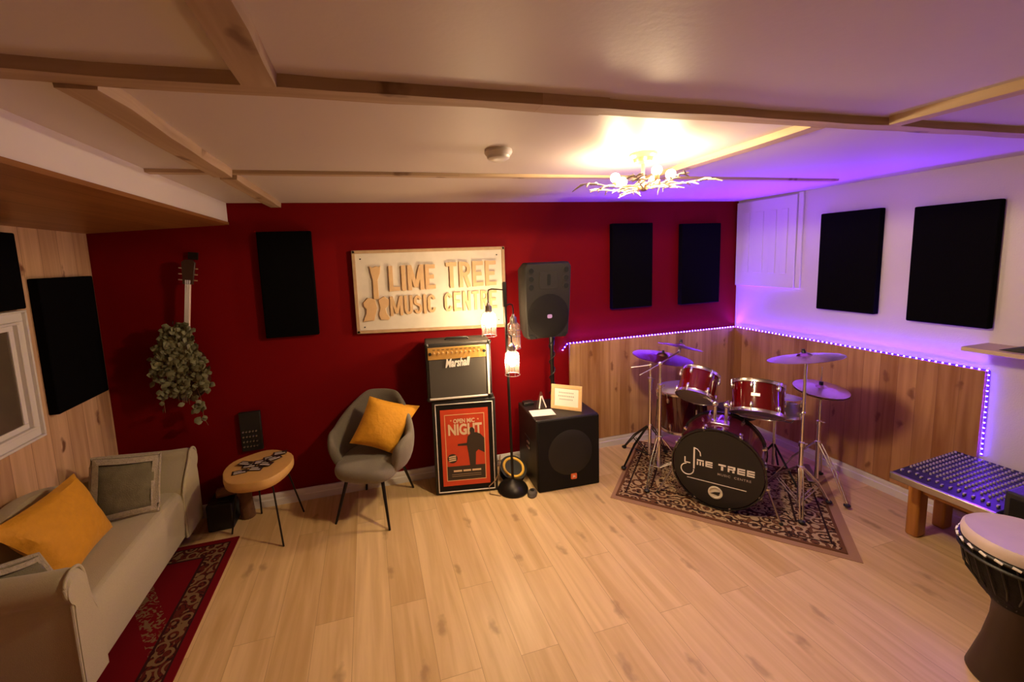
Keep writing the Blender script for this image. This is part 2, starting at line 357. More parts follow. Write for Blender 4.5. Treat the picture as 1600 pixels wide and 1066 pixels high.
# ================================================================ purple LED tape
led = thing('led_light_strip', 'glowing purple LED light tape along the top edge of the pine cladding', 'light strip')
path = [V((-1.95, -.005, .985)), V((-1.90, -.006, 1.0415)), V((-.006, -.006, 1.0415)), V((-.006, -1.796, 1.0415)), V((-.005, -1.80, .50))]
mb = MB()
for a, c in zip(path, path[1:]):
    mid = (a + c) / 2; d = (c - a); L = d.length; f = frame(d)
    # tape cross-section 9 x 3 mm
    mb.box(-.0038, .0038, -.0038, .0038, -L / 2, L / 2, rot=M4.Translation(mid) @ f)
mb.make('tape', LEDM, led)
pts = []; acc = 0
for a, c in zip(path, path[1:]):
    L = (c - a).length; t = acc
    while t < L: pts.append((a.lerp(c, t / L), (c - a).normalized())); t += .0335
    acc = t - L
def leddot(mb, p, d):
    off = V((0, -.004, 0))
    mb.ball(p + off, .0058, 8, (1, 1, 1))
order = sorted(range(len(pts)), key=lambda i: (pts[i][0] - V((-3.61, -3.32, 1.8))).length)
proto = None
for k, i in enumerate(order[:100]):
    p, d = pts[i]; off = V((-.004, 0, .001)) if (p.x > -.02 and p.y < -.03) else V((0, -.004, .001))
    if proto is None:
        proto = MB().ball((0, 0, 0), .0047, 6).make('led', LEDD, led, smooth=True); o = proto
    else:
        o = proto.copy(); COL.objects.link(o); o.parent = led
    o.location = p + off
mb = MB()
for i in order[100:]:
    p, d = pts[i]; off = V((-.004, 0, .001)) if (p.x > -.02 and p.y < -.03) else V((0, -.004, .001))
    mb.ball(p + off, .0047, 6)
o = mb.make('leds', LEDD, led, smooth=True); tag(o, kind='stuff')

# ================================================================ acoustic panels
def panel(label, x0, x1, y0, y1, z0, z1, group='black acoustic foam panels'):
    t = bx(x0, x1, y0, y1, z0, z1).make('sound_absorber', BLACKF, None, bevel=.008, seg=3)
    return tag(t, label, 'acoustic panel', group)
panel('black acoustic panel on the red wall, left of the lettered sign', -4.36, -3.992, -.05, -.001, 1.315, 2.092)
panel('black acoustic panel on the red wall, just right of the pole mounted loudspeaker', -1.463, -1.035, -.05, -.001, 1.325, 2.104)
panel('black acoustic panel on the red wall nearest the corner with the white wall', -.713, -.258, -.05, -.001, 1.316, 2.09)
panel('black acoustic panel on the white wall, nearer the small white hatch', -.05, -.001, -1.214, -.81, 1.318, 2.088)
panel('black acoustic panel on the white wall above the shelf, the larger looking one', -.05, -.001, -1.79, -1.398, 1.30, 2.068)
panel('black acoustic panel on the pine wall beside the red wall corner', XL + .001, -5.33, -.556, -.095, 1.062, 1.828)
panel('black acoustic panel above the window, cut by the photo left edge', XL + .001, -5.33, -1.13, -.66, 1.676, 2.064)

# ================================================================ smoke detector
t = thing('smoke_detector', 'round white smoke detector on the ceiling', 'smoke detector', (-3.035, -1.60, HZ))
MB().lathe([(.058, 0), (.06, -.012), (.052, -.026)], n=28).make('base', TRIMW, t, smooth=True)
MB().lathe([(.05, -.026), (.047, -.036), (.03, -.045), (.01, -.047)], n=28).make('cap', TRIMW, t, smooth=True)

# ================================================================ sign
sg = thing('wall_sign', 'whitewashed wooden sign with raised pale wood lettering LIME TREE MUSIC CENTRE on the red wall', 'sign', (-3.705, -.001, 1.285))
SW, SH = 1.205, .64
def sk(x, z):  # the sign hangs slightly out of square
    return z + (.012 * x / SW if z < .1 else 0.0)
mb = MB(); mb.rings([[V((0, y, .02)), V((SW, y, -.025)), V((SW, y, SH - .005)), V((0, y, SH))] for y in (0, -.03)]); mb.make('backing_board', mat('whitewashed_board', (.64, .58, .50), .7, noise=.12, nscale=12), sg)
fr = MB(); c4 = [V((0, 0, .02)), V((SW, 0, -.025)), V((SW, 0, SH - .005)), V((0, 0, SH))]
FRW = mat('weathered_frame_wood', (.42, .27, .15), .7, noise=.3, nscale=20)
for a, c in zip(c4, c4[1:] + c4[:1]):
    d = (c - a).normalized(); n = d.cross(V((0, 1, 0)))
    mbb = MB(); o = .010; q = [a - d * o, c + d * o]
    mbb.rings([[p + n * (-.012) + V((0, yy, 0)) for yy in (0, -.044)] + [p + n * .012 + V((0, yy, 0)) for yy in (-.044, 0)] for p in q]).make('frame', FRW, sg, bevel=.002)
LET = mat('pale_letter_wood', (.60, .39, .20), .6, noise=.12, nscale=25)
def stext(body, x0, x1, z0, z1, parent, m, y=-.03, ext=.006, bold=.0):
    """fit a word's letters to a box; each letter a part"""
    probe = text('tmp', body, 1., None, m, M4.Identity(4), 0.001, bold=bold)
    xs = [v.co.x for v in probe.data.vertices]; ys = [v.co.y for v in probe.data.vertices]; a, b_, c, d = min(xs), max(xs), min(ys), max(ys)
    bpy.data.objects.remove(probe)
    fx, fy = (x1 - x0) / (b_ - a), (z1 - z0) / (d - c)
    T = M4.Translation(V((x0, y, z0))) @ FRONT @ M4.Diagonal((fx, fy, 1, 1)) @ M4.Translation(V((-a, -c, 0)))
    return T
def arcp(cx, cz, rx, rz, a0, a1, n=7): return [(cx + rx * cos(R(a0 + (a1 - a0) * i / n)), cz + rz * sin(R(a0 + (a1 - a0) * i / n))) for i in range(n + 1)]
w_ = .13
GLY = {'L': [[(w_, 1), (w_, 0)], [(w_, .09), (1, .09)]], 'I': [[(.5, 1), (.5, 0)]], 'M': [[(.12, 0), (.12, 1)], [(.14, .97), (.5, .12)], [(.5, .12), (.86, .97)], [(.88, 1), (.88, 0)]],
       'E': [[(w_, 1), (w_, 0)], [(0, .91), (1, .91)], [(0, .5), (.85, .5)], [(0, .09), (1, .09)]], 'T': [[(0, .91), (1, .91)], [(.5, 1), (.5, 0)]],
       'R': [[(w_, 1), (w_, 0)], [(w_, .91), (.5, .91)] + arcp(.5, .705, .37, .205, 90, -90) + [(w_, .5)], [(.5, .5), (.88, 0)]],
       'U': [[(w_, 1), (w_, .3)] + arcp(.5, .3, .37, .21, 180, 360) + [(.87, 1)]], 'N': [[(w_, 0), (w_, 1)], [(.14, .97), (.86, .03)], [(.87, 0), (.87, 1)]],
       'C': [arcp(.5, .68, .37, .23, 10, 180) + arcp(.5, .32, .37, .23, 180, 350)],
       'S': [arcp(.5, .70, .36, .21, 15, 230, 9) + arcp(.5, .30, .36, .21, 50, -165, 9)]}
def letters(body, x0, x1, z0, z1, parent, m, y, ext, gap=.26, sw=.030):
    W_ = [(.36 if ch == 'I' else 1.7 if ch == 'M' else 1.) for ch in body]
    u = (x1 - x0) / (sum(W_) + gap * (len(body) - 1)); x = x0
    for ch, w in zip(body, W_):
        mb = MB()
        for si, st in enumerate(GLY[ch]):
            P2 = [V((x + px * w * u, 0, z0 + pz * (z1 - z0))) for px, pz in st]; L_, R_ = [], []
            for i, p in enumerate(P2):
                d = (P2[min(i + 1, len(P2) - 1)] - P2[max(i - 1, 0)]).normalized(); n = V((-d.z, 0, d.x)) * sw / 2
                L_.append(p + n); R_.append(p - n)
            mb.rings([[a + V((0, y - ext - si * .0007, 0)), b + V((0, y - ext - si * .0007, 0)), b + V((0, y + .006, 0)), a + V((0, y + .006, 0))] for a, b in zip(L_, R_)])
        mb.make('letter_' + ch.lower(), m, parent)
        x += (w + gap) * u
letters('LIME', .262, .622, .325, .525, sg, LET, -.036, .012, sw=.031)
letters('TREE', .712, 1.135, .325, .535, sg, LET, -.036, .012, sw=.031)
letters('MUSIC', .252, .612, .13, .285, sg, LET, -.036, .010, sw=.021)
letters('CENTRE', .69, 1.135, .13, .29, sg, LET, -.036, .010, sw=.021)
# carved emblem: headstock, neck and a guitar body with two waisted halves
TT = M4.Translation(V((0, -.032, 0))) @ FRONT
mb = MB(); mb.prism([(.112, .53), (.135, .515), (.158, .528), (.182, .52), (.198, .53), (.19, .47), (.17, .42), (.172, .27), (.13, .27), (.132, .42), (.12, .47)], 0, .014, TT); mb.make('emblem_neck', LET, sg, bevel=.003)
mb = MB(); mb.prism([(.05, .25), (.085, .285), (.14, .27), (.155, .2), (.135, .14), (.125, .105), (.04, .10), (.065, .16), (.07, .195), (.052, .22)], 0, .014, TT); mb.make('emblem_body', LET, sg, bevel=.003)
mb = MB(); mb.prism([(.165, .265), (.21, .29), (.245, .26), (.24, .215), (.215, .19), (.225, .15), (.245, .115), (.235, .10), (.175, .105), (.16, .15), (.175, .2)], 0, .012, TT); mb.make('emblem_body', LET, sg, bevel=.003)
for x, z in ((.05, .585), (1.15, .58), (.05, .055), (1.15, .03)): MB().ball((x, -.031, z), .006, 8).make('nail', IRON, sg)

# ================================================================ guitar with ivy
g = thing('acoustic_guitar', 'acoustic guitar hung on the red wall and smothered in trailing ivy leaves', 'guitar', (-4.915, -.012, .80))
g.rotation_euler = (0, R(7), 0)
GB = mat('dark_guitar_wood', (.035, .012, .007), .3, noise=.2, coat=.4)
out = []
for i in range(40):
    a = 2 * pi * i / 40; w = .15 + .035 * (1 if sin(a) < 0 else -.2) * abs(sin(a)) - .035 * math.exp(-((sin(a) - .25) / .25) ** 2)
    out.append((w * .85 * cos(a), .31 + .185 * sin(a)))
mb = MB(); mb.prism(out, 0, .07, FRONT); mb.make('body', GB, g, bevel=.004)
mb = MB(); mb.box(-.016, .016, -.088, -.068, .45, .95); mb.make('neck', mat('pale_neck', (.62, .42, .34), .35), g, bevel=.004)
mb = MB(); mb.prism([(-.03, .95), (.03, .95), (.042, 1.10), (.02, 1.12), (-.02, 1.12), (-.042, 1.10)], .068, .09, FRONT); mb.make('headstock', GB, g, bevel=.003)
for z in (.98, 1.02, 1.06):
    for s in (-1, 1): cy((s * .03, -.079, z), (s * .058, -.079, z), .006, n=8).make('tuning_peg', CHROME, g)
for k in range(6): cy((-.014 + k * .0056, -.0905, .12), (-.014 + k * .0056, -.0905, .98), .0009, n=5).make('string', STEEL, g)
bx(-.03, .03, -.012, 0, 1.12, 1.17).make('hanger', IRON, g)
iv = MB(); random.seed(3)
def leaf(mb, c, d, up, L, w):
    d = V(d).normalized(); s = d.cross(V(up)).normalized(); n = s.cross(d)
    pr = [(0, 0, 0), (.25, .8, .05), (.55, 1., .1), (.8, .6, .06), (1, 0, -.06)]
    mid = [c + d * (L * t) + n * (L * h) for t, ww, h in pr]
    lf = [c + d * (L * t) + s * (w * ww) + n * (L * (h - .12 * ww)) for t, ww, h in pr[1:-1]]; rt_ = [c + d * (L * t) - s * (w * ww) + n * (L * (h - .12 * ww)) for t, ww, h in pr[1:-1]]
    vm = [mb.b.verts.new(p) for p in mid]; vl = [mb.b.verts.new(p) for p in lf]; vr = [mb.b.verts.new(p) for p in rt_]
    for side, fl in ((vl, 0), (vr, 1)):
        q = [vm[0]] + side + [vm[-1]]
        for i in range(4):
            fs = [vm[i], vm[i + 1], q[i + 1], q[i]]; u = []
            for v in fs:
                if v not in u: u.append(v)
            if fl: u.reverse()
            if len(u) > 2: mb.b.faces.new(u)
stem = MB()
def vine(pts, k, spread, lw=(.018, .03)):
    stem.tube(pts, .0022, 5)
    for i in range(k):
        t = random.random() * (len(pts) - 1); a = int(t); p = V(pts[a]).lerp(V(pts[min(a + 1, len(pts) - 1)]), t - a)
        an = random.uniform(0, 2 * pi); d = V((cos(an), -random.uniform(.2, 1.0), sin(an) - .3)); L = random.uniform(*lw) * 1.8
        leaf(iv, p + V((random.uniform(-spread, spread), -random.uniform(0, .03), random.uniform(-spread, spread))), d, (random.uniform(-.4, .4), -1, .5), L, L * .42)
for i in range(30):
    x0 = random.uniform(-.06, .08); x1 = random.uniform(-.17, .18); z1 = random.uniform(-.04, .35)
    vine([V((x0, -.10, .56)), V((x0 * .5 + x1 * .5, -.13, .44)), V((x1, -.12, (z1 + .45) / 2)), V((x1 * 1.05, -.10, z1))], 24, .03)
vine([V((.09, -.11, .12)), V((.11, -.10, .0)), V((.10, -.09, -.10)), V((.125, -.09, -.165))], 10, .01)
vine([V((.05, -.11, .08)), V((.08, -.10, .0)), V((.09, -.09, -.05))], 14, .02)
iy = thing('trailing_ivy', 'dusty green trailing ivy draped over the hanging guitar on the red wall', 'plant', (-4.90, -.012, .90))
iv.make('leaves', LEAF, iy, smooth=True); stem.make('stem', BARK, iy)

# ================================================================ dark notice board low on the red wall
t = thing('notice_board', 'small black rack with faint silver rows, low on the red wall behind the log table', 'wall rack', (-4.53, -.001, .47))
bx(-.072, .072, -.03, 0, 0, .30).make('board', BLACK, t, bevel=.004)
for r_ in range(4):
    for k in range(5): cy((-.05 + k * .022, -.03, .04 + r_ * .038), (-.05 + k * .022, -.042, .04 + r_ * .038), .006, n=8).make('silver_stud', STEEL, t)

# ================================================================ red rug
RW, RL = .80, 2.0
t = bx(-RW / 2, RW / 2, -RL / 2, RL / 2, 0, .008).make('area_rug', rugmat('red_rug_weave', (.15, .003, .007), (.10, .015, .01), (.20, .12, .055), (.035, .008, .008), RW / 2, RL / 2, .16, 16, True), None)
t.location = (-4.58 - RW / 2, -.345 - RL / 2, 0); tag(t, 'dark red patterned rug with a floral border, under the cream sofa', 'rug')
# ================================================================ drum rug
DW, DL = 1.342, 1.02
t = bx(-DW / 2, DW / 2, -DL / 2, DL / 2, 0, .007).make('area_rug', rugmat('persian_rug_weave', (.20, .11, .055), (.14, .06, .03), (.42, .30, .17), (.03, .014, .012), DW / 2, DL / 2, .22, 15), None)
t.location = (-1.431 + .51 * .72, -1.231 + .51 * .694, .004); t.rotation_euler = (0, 0, R(-46.05)); tag(t, 'brown and cream patterned oriental rug under the drum kit', 'rug')
t = bx(-.70, .73, -.555, .51, 0, .004).make('rug_underlay', mat('tan_underlay', (.36, .20, .11), .9), None)
t.location = (-1.431 + .51 * .72 + .0, -1.231 + .51 * .694, 0); t.rotation_euler = (0, 0, R(-46.05)); tag(t, 'plain tan underlay edge showing around the patterned drum rug', 'underlay')

# ================================================================ pillows
def pillow(name, label, cs, th, m, trim=None, trimw=.0, group=None, n=16, band=None, tuck=.10):
    """soft cushion through four corners TL, TR, BR, BL (world), thickness th"""
    TL, TR, BR, BL = [V(c) for c in cs]; nrm = ((TR - TL).cross(BL - TL)).normalized(); ctr = (TL + TR + BR + BL) / 4
    mb = MB(); G = {}
    for side in (1, -1):
        for i in range(n + 1):
            for j in range(n + 1):
                edge = i in (0, n) or j in (0, n)
                if side == -1 and edge: G[side, i, j] = G[1, i, j]; continue
                u, v = i / n, j / n
                # sides pull inwards between the corners
                uu = .5 + (u - .5) * (1 - tuck * sin(pi * v)); vv = .5 + (v - .5) * (1 - tuck * sin(pi * u))
                p = TL * (1 - uu) * (1 - vv) + TR * uu * (1 - vv) + BR * uu * vv + BL * (1 - uu) * vv
                h = (max(0, sin(pi * u)) * max(0, sin(pi * v))) ** .42 * th / 2
                h += .012 * NZ.noise(p * 9 + V((side, 0, 0))) * (0 if edge else 1)
                G[side, i, j] = mb.b.verts.new(p + nrm * side * h)
        for i in range(n):
            for j in range(n):
                f = [G[side, i, j], G[side, i + 1, j], G[side, i + 1, j + 1], G[side, i, j + 1]]
                mb.b.faces.new(f if side == 1 else f[::-1])
    root = thing(name, label, 'cushion', (0, 0, 0), 0, group); root.location = ctr
    T = M4.Translation(-ctr)
    o = mb.make('cover', m, root, smooth=True, T=T)
    loop = [TL.lerp(TR, t / 8) * 1 for t in range(8)] + [TR.lerp(BR, t / 8) for t in range(8)] + [BR.lerp(BL, t / 8) for t in range(8)] + [BL.lerp(TL, t / 8) for t in range(8)]
    def pull(p, k):
        t = (k % 8) / 8; return p.lerp(ctr, tuck * sin(pi * t) * .5)
    loop = [pull(p, k) for k, p in enumerate(loop)]
    if trim:
        MB().tube(loop, trimw, 8, True).make('piping', trim, root, smooth=True, T=T)
    if band:  # a woven lace band lying on the front, near the edges
        bm_ = MB()
        for side_ in (1, -1):
            rows = []
            for k in range(32):
                a = loop[k]; inner = a.lerp(ctr, .26); rows.append((a, inner))
            def surf(p):
                # closest thickness at p
                d1 = (TR - TL); d2 = (BL - TL); q = p - TL; u = q.dot(d1) / d1.dot(d1); v = q.dot(d2) / d2.dot(d2)
                u = min(.98, max(.02, u)); v = min(.98, max(.02, v)); return nrm * side_ * ((sin(pi * u) * sin(pi * v)) ** .42 * th / 2 + .006)
            rg = []
            for k in range(33):
                a, c = rows[k % 32]; pr = [a.lerp(c, t) for t in (.12, .4, .62, .85)]; rg.append([p + surf(p) for p in pr] + [p + surf(p) * .9 for p in pr[::-1]])
            bm_.rings(rg, False)
        bm_.make('lace_border', band, root, T=T)
    return root

# ================================================================ sofa
sf = thing('sofa', 'cream fabric two seater sofa with scrolled arms along the pine wall', 'sofa', (-5.1, -.8, 0))
TS = M4.Translation(V((5.1, .8, 0)))
# seat block, front face bellied
mb = MB(); prof = [(-5.28, .10), (-4.875, .10), (-4.865, .20), (-4.858, .32), (-4.868, .375), (-4.90, .405), (-4.96, .415), (-5.28, .405)]
ys = [-1.40, -1.30, -1.1, -.8, -.5, -.34, -.20]
mb.rings([[V((x, y, z + (.012 if z > .38 and -1.2 < y < -.4 else 0))) for x, z in prof] for y in ys]); mb.make('seat', SOFAF, sf, smooth=True, T=TS, bevel=.012)
# camel back
mb = MB(); rg = []
for i in range(21):
    y = -1.41 + i * (1.25) / 20; h = .60 + .18 * math.exp(-((y + .95) / .36) ** 2)
    rg.append([V((x, y, z)) for x, z in ((-5.36, .10), (-5.25, .10), (-5.235, .40), (-5.25, h - .05), (-5.27, h - .01), (-5.30, h), (-5.34, h - .012), (-5.36, h - .05))])
mb.rings(rg).make('backrest', SOFAF, sf, smooth=True, T=TS)
# arms: section in (y, z) swept along x; flared with rolled top
def arm(yin, yout, ytop, h, sgn):
    # sgn=+1: outer side towards +y
    sec = [(yin, .10), (yin, .36), (yin + sgn * .04, .46), (ytop - sgn * .05, h - .06), (ytop - sgn * .03, h - .012), (ytop + sgn * .01, h), (ytop + sgn * .05, h - .015), (ytop + sgn * .07, h - .055), (ytop + sgn * .06, h - .10), (ytop + sgn * .035, h - .125), (yout, h - .16), (yout, .10)]
    for _ in range(2):
        ns = [sec[0]]
        for a, c in zip(sec, sec[1:]): ns += [(a[0] * .75 + c[0] * .25, a[1] * .75 + c[1] * .25), (a[0] * .25 + c[0] * .75, a[1] * .25 + c[1] * .75)]
        sec = ns + [sec[-1]]
    mb = MB(); rg = []
    for x, dz, sh in ((-5.35, .02, 1), (-5.2, .01, 1), (-5.0, 0, 1), (-4.90, 0, 1), (-4.866, -.002, .99), (-4.852, -.008, .965)):
        cyy = sum(p[0] for p in sec) / len(sec)
        rg.append([V((x, cyy + (y - cyy) * sh, .10 + (z - .10 + (dz if z > .3 else 0)) * (sh if z > .3 else 1))) for y, z in sec])
    o = mb.rings(rg).make('arm', SOFAF, sf, smooth=True, T=TS)
    pts = [V((-4.862, y, z)) for y, z in sec]
    MB().tube([p for p in pts], .007, 8).make('piping', SOFAF, o, smooth=True, T=TS)
arm(-.40, -.155, -.20, .625, 1)
arm(-1.27, -1.415, -1.37, .645, -1)
for x, y in ((-4.92, -.20), (-4.92, -1.40), (-5.30, -.20), (-5.30, -1.40)):
    MB().lathe([(.018, 0), (.032, .03), (.034, .06), (.022, .09), (.026, .102)], M4.Translation(V((x, y, .008)))).make('leg', mat('turned_sofa_leg', (.35, .18, .08), .4) if x == -4.92 and y == -.20 else bpy.data.materials['turned_sofa_leg'], sf, smooth=True, T=TS)
GRP = 'tapestry cushions on the sofa'
pillow('throw_cushion', 'grey green tapestry cushion with a lace border at the far end of the sofa', [(-5.225, -.545, .775), (-4.935, -.44, .71), (-4.908, -.60, .425), (-5.22, -.66, .43)], .12, TAPE, IVORY, .011, GRP, band=IVORY, tuck=.05)
pillow('throw_cushion', 'plain mustard yellow cushion lying against the back of the cream sofa', [(-5.20, -1.28, .80), (-5.16, -.80, .81), (-5.085, -.70, .425), (-5.03, -1.14, .43)], .15, MUST, None, 0, 'mustard cushions', tuck=.08)
pillow('throw_cushion', 'tapestry cushion peeping over the near sofa arm at the photo left edge', [(-5.19, -1.40, .70), (-5.07, -1.23, .645), (-4.99, -1.22, .43), (-5.09, -1.33, .43)], .09, TAPE, IVORY, .011, GRP, band=IVORY, tuck=.05)

# ================================================================ log slice table
tb = thing('log_slice_table', 'small side table with a live edge log slice top on thin black metal legs', 'side table', (-4.41, -.37, 0))
random.seed(12); out = []
for i in range(36):
    a = 2 * pi * i / 36; r_ = 1 + .05 * NZ.noise(V((cos(a) * 1.5, sin(a) * 1.5, 3))) + .02 * sin(5 * a)
    out.append((.215 * r_ * cos(a), .235 * r_ * sin(a)))
mb = MB(); mb.rings([[V((x * s, y * s, z)) for x, y in out] for s, z in ((.93, .435), (.985, .45), (1., .47), (.99, .498), (.98, .502))]); top = mb.make('table_top', LOGW, tb, smooth=True)
mb = MB(); mb.rings([[V((x * s, y * s, z)) for x, y in out] for s, z in ((.962, .5015), (.962, .5028))]); mb.make('cut_face', mat('cut_log_face', (.62, .36, .12), .4, noise=.2, nscale=6), top)
for lx, ly, tx, ty in ((.145, -.176, .10, -.12), (-.23, .075, -.15, .06), (-.086, .27, -.06, .17), (.22, .19, .13, .13)):
    cy((tx, ty, .436), (lx, ly, 0), .006, n=8).make('leg', IRON, tb, smooth=True)
CARD = mat('dark_printed_card', (.035, .02, .018), .45)
STR = mat('pale_card_print', (.62, .55, .52), .6)
cpos = [(-.10, -.07, 20), (-.06, .0, 8), (-.01, -.06, -5), (0., .03, 12), (.05, .07, 25), (.04, -.02, -12), (.10, .12, 18), (-.09, .03, -15), (.08, .04, 40)]
cl = ['lowest left', 'left', 'lower middle', 'middle', 'upper middle', 'right of middle', 'topmost', 'far left', 'upper right']
for k, (x, y, a) in enumerate(cpos):
    t = thing('printed_card', 'small dark card with pale printed bands in the spread on the log slice table', 'card', (-4.405 + x * 1.05, -.36 + y, .5045 + k * .0014), R(a - 10), 'dark cards spread on the log table')
    bx(-.045, .045, -.028, .028, -.0005, .0007).make('card', CARD, t)
    bx(-.034, .034, -.019, -.006, .0007, .0011).make('print', STR, t); bx(-.034, .012, .004, .014, .0007, .0011).make('print', STR, t)

# ================================================================ logs and dark basket by the back wall
t = thing('firewood_log', 'short sawn log lying under the log table, its pale end facing the sofa', 'log', (-4.68, -.13, .235)); 
cy((-.075, -.01, .0), (.10, .02, .005), .034, .036, n=18).make('log', BARK, t, smooth=True); cy((-.0765, -.01, 0), (-.075, -.01, 0), .031, n=18).make('cut_end', ENDG, t)
t = thing('firewood_log', 'forked upright log standing behind the front legs of the log table', 'log', (-4.585, -.15, 0))
mb = MB(); mb.tube([(.0, .05, 0), (.0, .03, .1), (.01, 0, .2), (.045, -.02, .31)], [.05, .048, .042, .036], 12); mb.make('log', BARK, t, smooth=True)
MB().tube([(0., .02, .15), (-.03, -.0, .24), (-.06, -.02, .30)], [.035, .03, .026], 12).make('branch', BARK, t, smooth=True)
t = thing('log_basket', 'dark low box on the floor between the sofa and the log table', 'box', (-4.71, -.13, 0))
bx(-.10, .065, -.10, .09, 0, .195).make('box', BLACK, t, bevel=.01)
bx(-.08, .045, -.07, .06, .192, .2).make('lid', BLACK, t, bevel=.004)

# ================================================================ tub armchair
ch = thing('tub_armchair', 'grey fabric tub armchair on four tapered black legs in front of the red wall', 'armchair', (-3.655, -.30, 0), R(-26))
# local: front = -y
mb = MB(); NS = 40
def rimh(t):   # t: angle from back (0) to the front tips (+-1)
    a = abs(t); return .845 - .235 * min(1, max(0, (a - .22) / .45)) ** 1.3 - (.07 * max(0, (a - .78) / .22) ** 1.8)
inn, outr = [], []
rings = []
for i in range(NS + 1):
    t = -1 + 2 * i / NS; th = t * R(128); ca, sa = cos(th), sin(th)
    def P(r, z): return V((.315 * r * sa * (1 - .9 * max(0, z - .62)), .245 * r * ca - .02, z))
    h = rimh(t); lean = .035 * max(0, ca)
    def Q(r, z):
        p = P(r, z); p.y += lean * (z - .35) * 1.9; return p
    rings.append([Q(.66, .325), Q(.86, .37), Q(.98, .45), Q(1.03, (h + .45) / 2), Q(1.03, h - .03), Q(1.0, h), Q(.92, h + .004), Q(.84, h - .02), Q(.80, (h + .45) / 2), Q(.74, .44), Q(.60, .36)])
mb.rings(rings, True).make('shell', CHAIRF, ch, smooth=True, sub=1)
mb = MB(); so = [(.225 * (abs(cos(a)) ** .6) * (1 if cos(a) > 0 else -1), .245 * (abs(sin(a)) ** .6) * (1 if sin(a) > 0 else -1) - .03) for a in [2 * pi * i / 32 for i in range(32)]]
mb.rings([[V((x * s, y * s, z)) for x, y in so] for s, z in ((.80, .315), (.95, .335), (1.02, .37), (1.02, .405), (.96, .43), (.7, .445), (.3, .45))]).make('seat', CHAIRF, ch, smooth=True, sub=1)
Mr = M4.Rotation(R(26), 3 if False else 4, 'Z')
for wx, wy in ((-3.58, -.606), (-3.946, -.412), (-3.364, -.121), (-3.734, -.026)):
    p = Mr @ V((wx + 3.655, wy + .30, 0)); q = p * .62; q.z = .34
    cy((q.x, q.y, .345), p, .014, .008, n=12).make('leg', IRON, ch, smooth=True)
ca_, cb_ = Mr @ V((-3.58 + 3.655, -.606 + .30, 0)) * .66, Mr @ V((-3.734 + 3.655, -.026 + .3, 0)) * .66
pillow('throw_cushion', 'mustard velvet cushion propped up in the grey tub armchair', [(-3.655, -.24, .85), (-3.29, -.27, .735), (-3.52, -.43, .462), (-3.815, -.36, .56)], .15, MUST, None, 0, 'mustard cushions', tuck=.07)

# ================================================================ speaker cabinet with the poster, and the guitar amplifier on it
cb = thing('speaker_cabinet', 'upright black speaker cabinet with pale piping, standing under the guitar amplifier', 'speaker cabinet', (-2.962, -.342, 0), R(-9.4))
CW, CH_, CD = .492, .765, .27
bx(-CW / 2, CW / 2, 0, CD, 0, CH_).make('cabinet', TOLEX, cb, bevel=.008)
bx(-CW / 2 + .03, CW / 2 - .03, -.004, .004, .03, CH_ - .03).make('front_grille', DARKG, cb)
pp_ = [V((-CW / 2 + .026, -.004, .026)), V((CW / 2 - .026, -.004, .026)), V((CW / 2 - .026, -.004, CH_ - .026)), V((-CW / 2 + .026, -.004, CH_ - .026))]
for a, c in zip(pp_, pp_[1:] + pp_[:1]):
    d = (c - a).normalized() * .004; e = [min(a[i] - abs(d[i]), c[i] - abs(d[i])) for i in range(3)]; f = [max(a[i] + abs(d[i]), c[i] + abs(d[i])) for i in range(3)]
    bx(min(a.x, c.x) - .004, max(a.x, c.x) + .004, -.010, -.002, min(a.z, c.z) - .004, max(a.z, c.z) + .004).make('piping', CREAM, cb, bevel=.003)
# poster (local frame of the cabinet)
ps = thing('poster', 'red OPEN MIC NIGHT poster with a dark performer silhouette on the speaker cabinet', 'poster', (-2.962, -.342, 0), R(-9.4))
px0, px1, pz0, pz1 = -.185, .185, .075, .695
def pb(x0, x1, z0, z1, d, nm, m): return bx(x0, x1, -.0065 - d - .0006, -.0065 - d, z0, z1).make(nm, m, ps)
PRED = mat('poster_red', (.68, .065, .02), .5, noise=.12, nscale=14); PCR = mat('poster_cream', (.85, .50, .24), .6); PDK = mat('poster_dark', (.045, .03, .02), .6); PWT = mat('poster_pale_ink', (.86, .66, .42), .6)
pb(px0, px1, pz0, pz1, -.0005, 'sheet', PRED)
fx0, fx1, fz0, fz1 = px0 + .03, px1 - .03, pz0 + .04, pz1 - .04
for q in ((fx0, fx1, fz0, fz0 + .006), (fx0, fx1, fz1 - .006, fz1), (fx0, fx0 + .006, fz0, fz1), (fx1 - .006, fx1, fz0, fz1)): pb(*q, .0012, 'border_line', PCR)
pb(fx0 + .006, fx1 - .006, fz0 + .006, .235, .0008, 'dark_band', PDK)
for q in ((-.10, -.035, .188, .202), (-.025, .035, .188, .202), (.045, .115, .188, .202)): pb(*q, .0016, 'faded_print', PWT)
for z in (.165, .15): pb(-.115, .115, z, z + .004, .0016, 'faded_print', mat('poster_dim_ink', (.35, .25, .14), .7) if z == .165 else bpy.data.materials['poster_dim_ink'])
text('heading_open_mic', 'OPEN MIC', .046, ps, PWT, M4.Translation(V((-.004, -.0085, .585))) @ FRONT, .0003, xs=.78, align='CENTER', bold=.0018)
text('heading_night', 'NIGHT', .118, ps, PWT, M4.Translation(V((0, -.0085, .492))) @ FRONT, .0003, xs=.72, align='CENTER', bold=.0045)
for x in (-.105, .105):
    mb = MB(); mb.prism([(x + (.009 if k % 2 == 0 else .004) * cos(2 * pi * k / 10 + pi / 2), .607 + (.009 if k % 2 == 0 else .004) * sin(2 * pi * k / 10 + pi / 2)) for k in range(10)], .008, .0086, FRONT); mb.make('star', PRED if False else PCR, ps)
